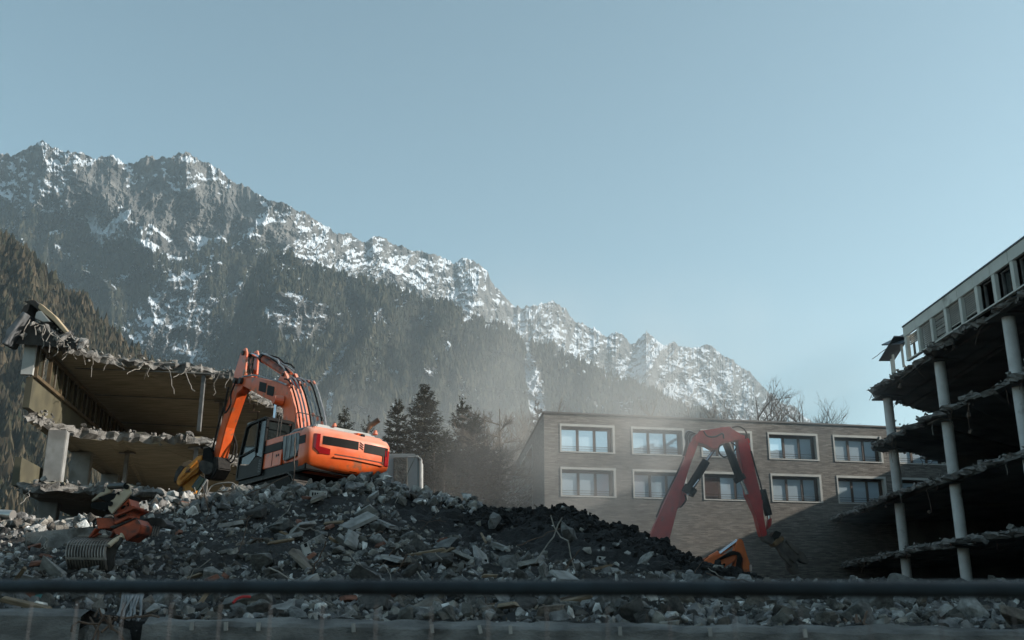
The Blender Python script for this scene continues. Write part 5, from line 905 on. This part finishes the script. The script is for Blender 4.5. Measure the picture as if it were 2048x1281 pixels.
# crest stones catching the sun
r = np.random.default_rng(5); n = 1500; a = r.uniform(-.56, -.035, n); yc = np.interp(a, _A, _YC); Y = yc + r.normal(-.2, .6, n); X = a * Y; s = .05 + .17 * r.random(n) ** 2.2; o = joined('rubble', X, Y, terrain(X, Y), s, r, ROCKV, STONE, sink=.5, tonemul=1.15); tag(o, 'pale stones strewn along the crest of the heap', 'rubble')
# clods on the black earth ridge
r = np.random.default_rng(6); n = 2600; a = r.uniform(-.08, .25, n); yc = np.interp(a, _A, _YC); Y = yc + r.normal(-.5, .9, n); X = a * Y; px, py = proj(X, Y, terrain(X, Y, False)); k = inpoly(px, py, SOILP) | (Y > yc); X, Y = X[k], Y[k]; s = .025 + .10 * r.random(len(X)) ** 3
CLOD = mat('black_earth_clod', (.022, .020, .018), (.010, .009, .008), 8, .95, .8, 20, attr='tone'); o = joined('earth_clods', X, Y, terrain(X, Y), s, r, ROCKV, CLOD, sink=.25); tag(o, 'crumbly black earth clods along the dark ridge', 'earth')
# larger chunks, each its own thing
PAL = [mat('chunk_%s' % n_, c1, c2, 3.5, .93, .8, 16, rnd=.25, dirt=((.09, .08, .07), 1.6, .62)) for n_, c1, c2 in (('grey', (.22, .22, .21), (.10, .10, .096)), ('pale', (.40, .39, .37), (.20, .195, .185)), ('dark', (.10, .093, .085), (.045, .042, .038)), ('buff', (.25, .215, .175), (.12, .10, .085)))]
CN = ['grey', 'pale', 'dark', 'buff']; ROCKM = {}
for i, (v, f) in enumerate(BIG):
    for c in range(4):
        me = bpy.data.meshes.new('concrete_chunk'); me.from_pydata([tuple(q) for q in v], [], [tuple(q) for q in f]); me.materials.append(PAL[c]); ROCKM[i, c] = me
rr = random.Random(77)
def chunk(X, Y, s, label_, group, c=0, var=None, sink=.35, name='concrete_chunk', zoff=0):
    o = bpy.data.objects.new(name, ROCKM[rr.randrange(10) if var is None else var, c]); COL.objects.link(o); zz_ = float(terrain(np.array([X]), np.array([Y]))[0])
    o.location = (X, Y, zz_ + s * sink + zoff); o.rotation_euler = (rr.gauss(0, .5), rr.gauss(0, .5), rr.random() * 6.28); o.scale = (s * rr.uniform(.85, 1.2), s * rr.uniform(.85, 1.1), s * rr.uniform(.8, 1.1)); return tag(o, label_, 'concrete chunk', group)
zones = [('strip', 90, (-.52, .55), (10.2, 12.4), (.10, .24), '{} broken concrete chunk in the strip below the fence rail'), ('slope', 110, (-.40, .12), (14, 25), (.11, .30), '{} concrete chunk on the shaded rubble slope above the fence rail'), ('wing', 40, (.08, .40), (13, 18), (.12, .32), '{} rubble chunk at the foot of the black earth ridge'), ('crest', 38, (-.33, -.06), (25.8, 27.2), (.14, .32), '{} chunk lying along the sunlit crest of the heap')]
for zn, n, ar, yr, sr, lab in zones:
    for i in range(n):
        for _ in range(8):
            a = rr.uniform(*ar); Y = rr.uniform(*yr); X = a * Y; px, py = proj(X, Y, float(terrain(np.array([X]), np.array([Y]))[0]))
            if not inpoly(np.array([px]), np.array([py]), SOILP)[0] and not (120 < px < 350 and 1030 < py < 1170): break
        c = rr.choices(range(4), (5, 3, 3, 2))[0]; s = sr[0] + (sr[1] - sr[0]) * rr.random() ** 2; siz = 'small' if s < sr[0] * 1.35 else ('medium' if s < sr[0] * 1.9 else 'large')
        ZB = {'strip': [(300, 'by the torn wall end'), (700, 'straight below the excavator'), (1100, 'before the middle of the long wall'), (1500, 'below the black earth ridge'), (9999, 'below the columned ruin')], 'slope': [(450, 'beside the sorting grab'), (610, 'below the excavator cab'), (800, 'below the excavator counterweight'), (960, 'below the pale container'), (9999, 'beside the black earth')], 'wing': [(1400, 'beneath the black earth ridge'), (9999, 'beneath the red boom and grab')], 'crest': [(600, 'by the excavator track'), (790, 'under the excavator counterweight'), (9999, 'at the foot of the container')]}[zn]
        where = next(w_ for lim, w_ in ZB if px < lim); zone_ = {'strip': 'in the strip under the rail,', 'slope': 'on the shaded slope', 'wing': 'at the low end of the heap', 'crest': 'on the crest'}[zn]
        chunk(X, Y, s, '%s %s chunk %s %s' % (siz, CN[c], zone_, where), '%s %s chunks %s %s' % (siz, CN[c], zone_, where), c)
def gpx(px, py):   # where a sight line meets the heap
    d = ray(px, py); lo_ = 9.7
    for k in range(400):
        Y = 9.7 + k * .05; p = CAM + d * (Y / d[1])
        if p[2] <= float(terrain(np.array([p[0]]), np.array([Y]), False)[0]): return p[0], Y
    return p[0], Y
for px, py, s, c, lab in [(985, 1060, .42, 0, 'large grey chunk with a flat face on the upper slope below the excavator tail'), (1135, 1085, .38, 0, 'grey rounded chunk at the edge of the black earth'), (880, 1130, .36, 2, 'dark brown boulder just over the rail'), (1290, 1130, .22, 1, 'pale egg-shaped stone below the earth ridge'), (1105, 1222, .22, 0, 'big angular chunk under the rail near the middle of the wall'), (1320, 1248, .17, 1, 'light flat stone resting against the concrete wall'), (880, 1212, .20, 3, 'buff chunk poking out directly under the rail'), (385, 1158, .20, 1, 'bright sunlit chunk just above the rail'), (1890, 1245, .20, 0, 'pale wedge of concrete beside the bent bars'), (320, 1205, .22, 1, 'sunlit sharp chunk beside the torn wall end')]:
    X, Y = gpx(px, py); chunk(X, Y, s, lab, None, c)
# perforated blocks
def block(px, py, w_, label_, holes_, rot, yaw=.3, cname='hollow_brick'):
    X, Y = gpx(px, py); z = float(terrain(np.array([X]), np.array([Y]))[0]) + w_ * .3; o = thing(cname, label_, 'brick', (X, Y, z), rot=Matrix.Rotation(yaw, 3, 'Z') @ Matrix.Rotation(rot, 3, 'Y')); MB().box((0, 0, 0), (w_, w_ * .5, w_ * .5)).build('brick_body', mat('pale_brick', (.42, .41, .39), (.32, .31, .29), 6, .9, .3), o, bevel=.01)
    for i in range(holes_):
        MB().box((-w_ * .36 + w_ * .72 * i / max(1, holes_ - 1), -w_ * .252, .01), (w_ * .5 / holes_, .01, w_ * .2)).build('brick_hole', BLACK, o)
block(636, 1000, .42, 'perforated pale brick lying level below the excavator', 6, .03); block(1205, 1131 - 5, .20, 'two-holed white block stuck in the slope', 2, .1); block(1432, 1213, .18, 'ribbed white brick under the rail', 4, -.3); block(962, 1127, .22, 'pale plaster block with a smooth top', 2, .2); block(612, 1120, .28, 'white slab fragment standing upright on the slope', 2, 1.2); block(288, 1030, .3, 'long pale block standing among crest stones', 2, 1.3)
# flat slab pieces, bricks, timber and pipe scraps mixed into the heap
LAND = [(450, 'beside the sorting grab'), (610, 'below the excavator cab'), (800, 'below the excavator counterweight'), (960, 'below the pale container'), (9999, 'beside the black earth')]
def scrap(i, kind):
    for _ in range(9):
        px = rr.uniform(20, 1250); py = rr.uniform(1005, 1232); q = inpoly(np.array([px]), np.array([py]), SOILP)[0]
        if not q and not (120 < px < 350 and 1020 < py < 1170): break
    X, Y = gpx(px, py); z = float(terrain(np.array([X]), np.array([Y]))[0]); where = next(w_ for lim, w_ in LAND if px < lim); row = 'low' if py > 1160 else ('mid-slope' if py > 1080 else 'high')
    if kind == 'slab': nm, m_, d, lab, cat = 'slab_fragment', PAL[rr.choice((0, 1, 1, 3))], (rr.uniform(.3, .75), rr.uniform(.2, .45), rr.uniform(.05, .10)), 'flat broken slab fragment tilted', 'slab fragment'
    elif kind == 'brick': nm, m_, d, lab, cat = 'brick', mat('clay_brick', (.26, .11, .07), (.15, .07, .05), 5, .9, .4, rnd=.3), (.25, .12, .07), 'reddish clay brick lying', 'brick'
    else: nm, m_, d, lab, cat = 'timber_offcut', mat('split_timber', (.26, .19, .12), (.14, .10, .065), 6, .85, .3, stretch=(1, 8, 8)), (rr.uniform(.5, 1.3), .07, .05), 'splintered timber offcut lying', 'timber'
    mb = MB().box((0, 0, 0), d, taper=rr.uniform(.8, 1)); mb.v = [(x + rr.gauss(0, d[1] * .12), y + rr.gauss(0, d[1] * .10), zz2) for x, y, zz2 in mb.v]
    o = mb.build(nm, m_, bevel=.006); o.location = (X, Y, z + .07); o.rotation_euler = (rr.gauss(.35, .4), rr.gauss(0, .35), rr.random() * 6.28); tag(o, '%s %s on the heap, %s' % (lab, {'low': 'low', 'high': 'high', 'mid-slope': 'midway'}[row], where), cat, '%s pieces %s %s' % (kind, row, where))
for i in range(34): scrap(i, 'slab')
for i in range(22): scrap(i, 'brick')
for i in range(18): scrap(i, 'timber')
# wires, bars and sticks
rr = random.Random(9)
def wire(px, py, L, ang, rad, m, lab, group, name='bent_wire', cat='wire', curl=.12, lift=.05, n=7):
    X, Y = gpx(px, py); z = float(terrain(np.array([X]), np.array([Y]))[0]) + lift; a = Vector((X, Y, z)); d = Vector((math.cos(ang), rr.uniform(-.3, .1), math.sin(ang))) * L
    o = MB().tube([Vector(p) for p in wob(a, a + d, n, curl * L * .28, rr.random())], rad, 5).build(name, m, off=a); o.location = a; return tag(o, lab, cat, group)
for i in range(70):
    px = rr.uniform(60, 1560); py = rr.uniform(1010, 1230); sz = rr.uniform(.3, 1.1)
    if inpoly(np.array([px]), np.array([py]), SOILP)[0] or 120 < px < 350: continue
    g_ = rr.random() < .5; wire(px, py, sz, rr.uniform(-.2, 3.3), rr.uniform(.006, .014), WIRE if g_ else REBAR, 'pale bent reinforcement wire sticking out of the rubble' if g_ else 'rusty bent bar sticking out of the rubble', 'pale wires in the rubble' if g_ else 'rusty bars in the rubble')
for px, py, L, an, rad, m, lab in [(1065, 1010, 0, 0, 0, 0, 0), (583, 990, 1.3, 1.55, .016, REBAR, 'upright rusty rod at the crest below the counterweight'), (790, 1010, 1.3, 1.2, .012, WIRE, 'thin rod leaning at the crest by the container'), (465, 1008, 1.5, .5, .014, REBAR, 'thin brown branch beside the yellow jaw')]:
    if L: wire(px, py, L, an, rad, m, lab, None, curl=.05)
X, Y = gpx(1070, 1020); pts = [atY(a_, b_, Y - .15 - .02 * i) for i, (a_, b_) in enumerate([(1068, 1010), (1092, 1028), (1112, 1052), (1125, 1078), (1128, 1108)])]; a = Vector(pts[0]); o = MB().tube(spline([Vector(p) for p in pts]), .020, 6).build('cable', mat('brown_cable', (.16, .13, .10)), off=a); o.location = a; tag(o, 'long brown cable hanging down the black earth ridge', 'cable')
X, Y = gpx(470, 985); pts = [atY(a_, b_, 26.2) for a_, b_ in [(412, 990), (425, 972), (450, 966), (468, 968), (480, 985), (500, 998), (520, 1012)]]; a = Vector(pts[0]); o = MB().tube(spline([Vector(p) for p in pts]), .018, 6).build('cable', WIRE, off=a); o.location = a; tag(o, 'pale cable arching over the crest in front of the excavator track', 'cable')
# bundle of grey rods
for i in range(9):
    px = 262 + 6 * i; X, Y = gpx(px, 1150); a = Vector(atY(px + rr.uniform(-4, 4), 1172, Y - .3)); b = Vector(atY(px + 30 + rr.uniform(-10, 14), 1135 + rr.uniform(-8, 10), Y + .2)); o = MB().tube(wob(a, b, 4, .01, i), .016, 6).build('steel_rod', mat('grey_rod', (.22, .22, .22), (.12, .12, .12), 5, .6), off=a); o.location = a; tag(o, 'grey rod in the fan of loose rods by the rail', 'rod', 'fan of grey rods above the rail')
for i in range(10):
    px = 246 + 4.5 * i; a = Vector(atY(px, 1190, 10.2)); b = Vector(atY(px - 14 + rr.uniform(-5, 5), 1245 + rr.uniform(-10, 20), 9.6)); o = MB().tube(wob(a, b, 4, .012, i), .012, 6).build('steel_rod', MATS['grey_rod'], off=a); o.location = a; tag(o, 'rod in the sheaf of bars spilling over the torn wall end', 'rod', 'sheaf of bars at the torn wall')
for i in range(7):
    px = 1675 + 9 * i; a = Vector(atY(px + rr.uniform(-3, 3), 1272, 9.75)); b = Vector(atY(px + rr.uniform(-16, 22), 1222 + rr.uniform(-8, 18), 9.95)); o = MB().tube(wob(a, b, 5, .02, i), .013, 6).build('bent_rebar', REBAR, off=a); o.location = a; tag(o, 'dark rusty bar standing up behind the concrete wall', 'rebar', 'bunch of dark bars behind the wall')
# things among the rubble
def pxthing(name, lab, cat, L, Y, th, m): a = Vector(atY(*L[0], Y)); o = pxp(name, L, Y, th, m, None, tuple(a), bevel=.01); o.location = a; return tag(o, lab, cat)
a = Vector(atY(-30, 1028, 26.5)); b = Vector(atY(26, 1031, 26.3)); o = MB().tube([a, b], .13, 16).build('metal_pipe', mat('shiny_duct', (.55, .53, .50), (.4, .38, .36), 3, .3, metal=.7), off=a, smooth=True); o.location = a; tag(o, 'shiny round duct end lying at the edge of the heap', 'pipe')
X, Y = gpx(150, 1100); o = thing('concrete_beam', 'cracked concrete beam lying among wires behind the sorting grab', 'beam', atY(60, 1080, Y + 1)); pxp('beam_body', [(48, 1066), (200, 1052), (205, 1092), (60, 1106), (50, 1096)], Y + 1, .5, CONC, o, tuple(o.location))
for i in range(5): a = Vector(atY(84 + 3 * i, 1072 + i, Y + .6)); MB().tube(wob(a, a + Vector((rr.gauss(0, .2), -.1, -.4)), 6, .04, i), .010, 5).build('wire', WIRE, o, tuple(o.location))
TEAL = mat('teal_sheet', (.03, .16, .14), (.02, .09, .085), 4, .6)
for px, py, s_, lab in ((104, 1082, .16, 'teal rag caught on the concrete beam'), (85, 1196, .20, 'crumpled teal sheet directly under the rail'), (988, 1238, .06, 'small turquoise scrap behind the wall')):
    X, Y = gpx(px, py); v, f = BIG[3]; p = Vector(atY(px, py, Y - .15)); o = MB().add((v * s_ * np.array([1.3, .4, .9])), [tuple(q) for q in f]).build('plastic_scrap', TEAL); o.location = p; tag(o, lab, 'plastic scrap')
pxthing('wooden_plank', 'tan timber offcut behind the wall', 'plank', [(975, 1244), (996, 1252), (1002, 1259), (990, 1258), (974, 1250)], 9.9, .1, mat('tan_wood', (.28, .17, .09)))
pxthing('dark_panel', 'dark square panel standing among chunks behind the wall', 'panel', [(1004, 1233), (1030, 1222), (1034, 1258), (1008, 1262)], 9.95, .06, mat('dark_sheet', (.035, .04, .045), (.02, .022, .025)))
a = Vector(atY(465, 1205, 10.0)); o = MB().tube(spline([atY(466, 1206, 10.0), atY(474, 1198, 10.05), atY(486, 1194, 10.1), (atY(500, 1194, 10.2))]), .014, 6).build('cable', mat('red_cable', (.45, .03, .03)), off=a); o.location = a; tag(o, 'red cable end curling under the rail', 'cable')
# ---------------------------------------------------------------- concrete wall at the foot of the heap
def wallblock(name, lab, x0, x1, ytop0, ytop1, Yw, th, z0, seed):
    w_ = thing(name, lab, 'wall', atY((x0 + x1) / 2, 1270, Yw)); off = tuple(w_.location); a = atY(x0, ytop0, Yw); b = atY(x1, ytop1, Yw); n = int((b[0] - a[0]) / .08); V = []; F = []; r = np.random.default_rng(seed)
    xs = np.linspace(a[0], b[0], n); zt = np.interp(xs, [a[0], b[0]], [a[2], b[2]]); nf = lambda k, s_=1.0: (fbm(xs * 3 + k * 9, xs * 0 + k, 5, .65) - .5) * s_
    prof = [(Yw, z0 - zt, 0, 0), (Yw, -.14, .0, .01), (Yw + .01, -.035, .02, .03), (Yw + .05, -.005, .03, .035), (Yw + th * .5, .03, .05, .05), (Yw + th, .02, .05, .05), (Yw + th + .1, -.3, .05, .05)]
    for k, (yy, dz, ay, az) in enumerate(prof):
        zz_ = (np.full(n, z0) if k == 0 else zt + dz) + nf(k + seed, az * 2); V.append(np.stack([xs, yy + nf(k + 30 + seed, ay * 2), zz_], -1))
    P = np.stack(V).reshape(-1, 3) - np.array(off); o = bigmesh('wall_body', P, gridfaces(len(prof), n), WALLM, kind='thing', parent=w_); del o['kind']; MB().box(((a[0] + b[0]) / 2 - off[0], Yw + .15 - off[1], (z0 + a[2] - .3) / 2 - off[2]), (b[0] - a[0] - .01, .25, a[2] - .3 - z0)).build('wall_core', WALLM, w_); return w_, off, a, b
WALLM = mat('weathered_wall', (.20, .195, .185), (.075, .073, .07), 2.2, .93, .7, 16, dirt=((.05, .048, .045), 1.3, .60), stretch=(1, 1, 2.2))
wallblock('concrete_wall', 'higher cast concrete wall piece ending in a torn stump', -140, 162, 1222, 1226, 9.3, .35, 0, 1)
w2, o2_, a2_, b2_ = wallblock('concrete_wall', 'long low concrete wall with rough top edge and steel clips', 285, 2300, 1243, 1267, 9.3, .35, 0, 2)
for px in (384, 452, 517, 707, 864, 960, 1021, 1240, 1420, 1610): p = atY(px, np.interp(px, [285, 2300], [1243, 1267]) + 8, 9.28); MB().box((p[0], p[1], p[2]), (.032, .03, .075), Matrix.Rotation(rr.gauss(0, .12), 3, 'Y')).build('steel_clip', mat('clip_steel', (.35, .33, .30), (.2, .19, .18), 4, .5), w2, o2_)
ws = thing('wall_stump', 'crumbled concrete stump with twisted bars between the two walls', 'stump', atY(210, 1260, 9.4)); v, f = rough_rock(4, 900); c = Vector(atY(212, 1275, 9.55)); MB().add(v * np.array([.30, .22, .28]), [tuple(q) for q in f]).build('stump_body', CONC, ws, tuple(Vector(ws.location) - c))
for i in range(8): a = Vector(atY(180 + 9 * i, 1235, 9.35)); MB().tube(wob(a, a + Vector((rr.gauss(0, .15), -.08, rr.uniform(-.35, .05))), 6, .03, i + 70), .011, 5).build('rebar', REBAR, ws, tuple(ws.location))
# ================================================================ FENCE in front of the viewpoint
fn = thing('mesh_fence', 'out-of-focus steel rail of a mobile mesh fence crossing the whole view', 'fence', (0, 1.75, 0)); FO = (0, 1.75, 0)
def fpt(px, py): p = ray(px, py); a = p[0] / p[1]; Y = 1.68 / (1 + .27 * a); return Vector((a * Y, Y, HEYE + p[2] / p[1] * Y))
a, b = fpt(-500, 1172), fpt(2560, 1181); FM = mat('galvanised_tube', (.014, .024, .031), (.005, .008, .011), 14, .5, .2, 60, spec=.3)
MB().tube([a, b], .0125, 16).build('top_rail', FM, fn, FO, smooth=True)
L = (b - a).length; k = 0; d = (b - a) / L; WM = mat('mesh_wire', (.05, .055, .06), (.03, .03, .035), 8, .5)
while k * .098 < L:
    p = a + d * k * .098; MB().tube([(p.x, p.y, p.z - .01), (p.x, p.y, .12)], .0011, 5).build('mesh_wire', WM, fn, FO); k += 1
for q in (a - d * .02, b + d * .02): MB().tube([(q.x, q.y, .03), (q.x, q.y, q.z)], .02, 12).build('fence_post', FM, fn, FO)
MB().tube([(a.x, a.y, .13), (b.x, b.y, .13)], .0145, 10).build('bottom_rail', FM, fn, FO)
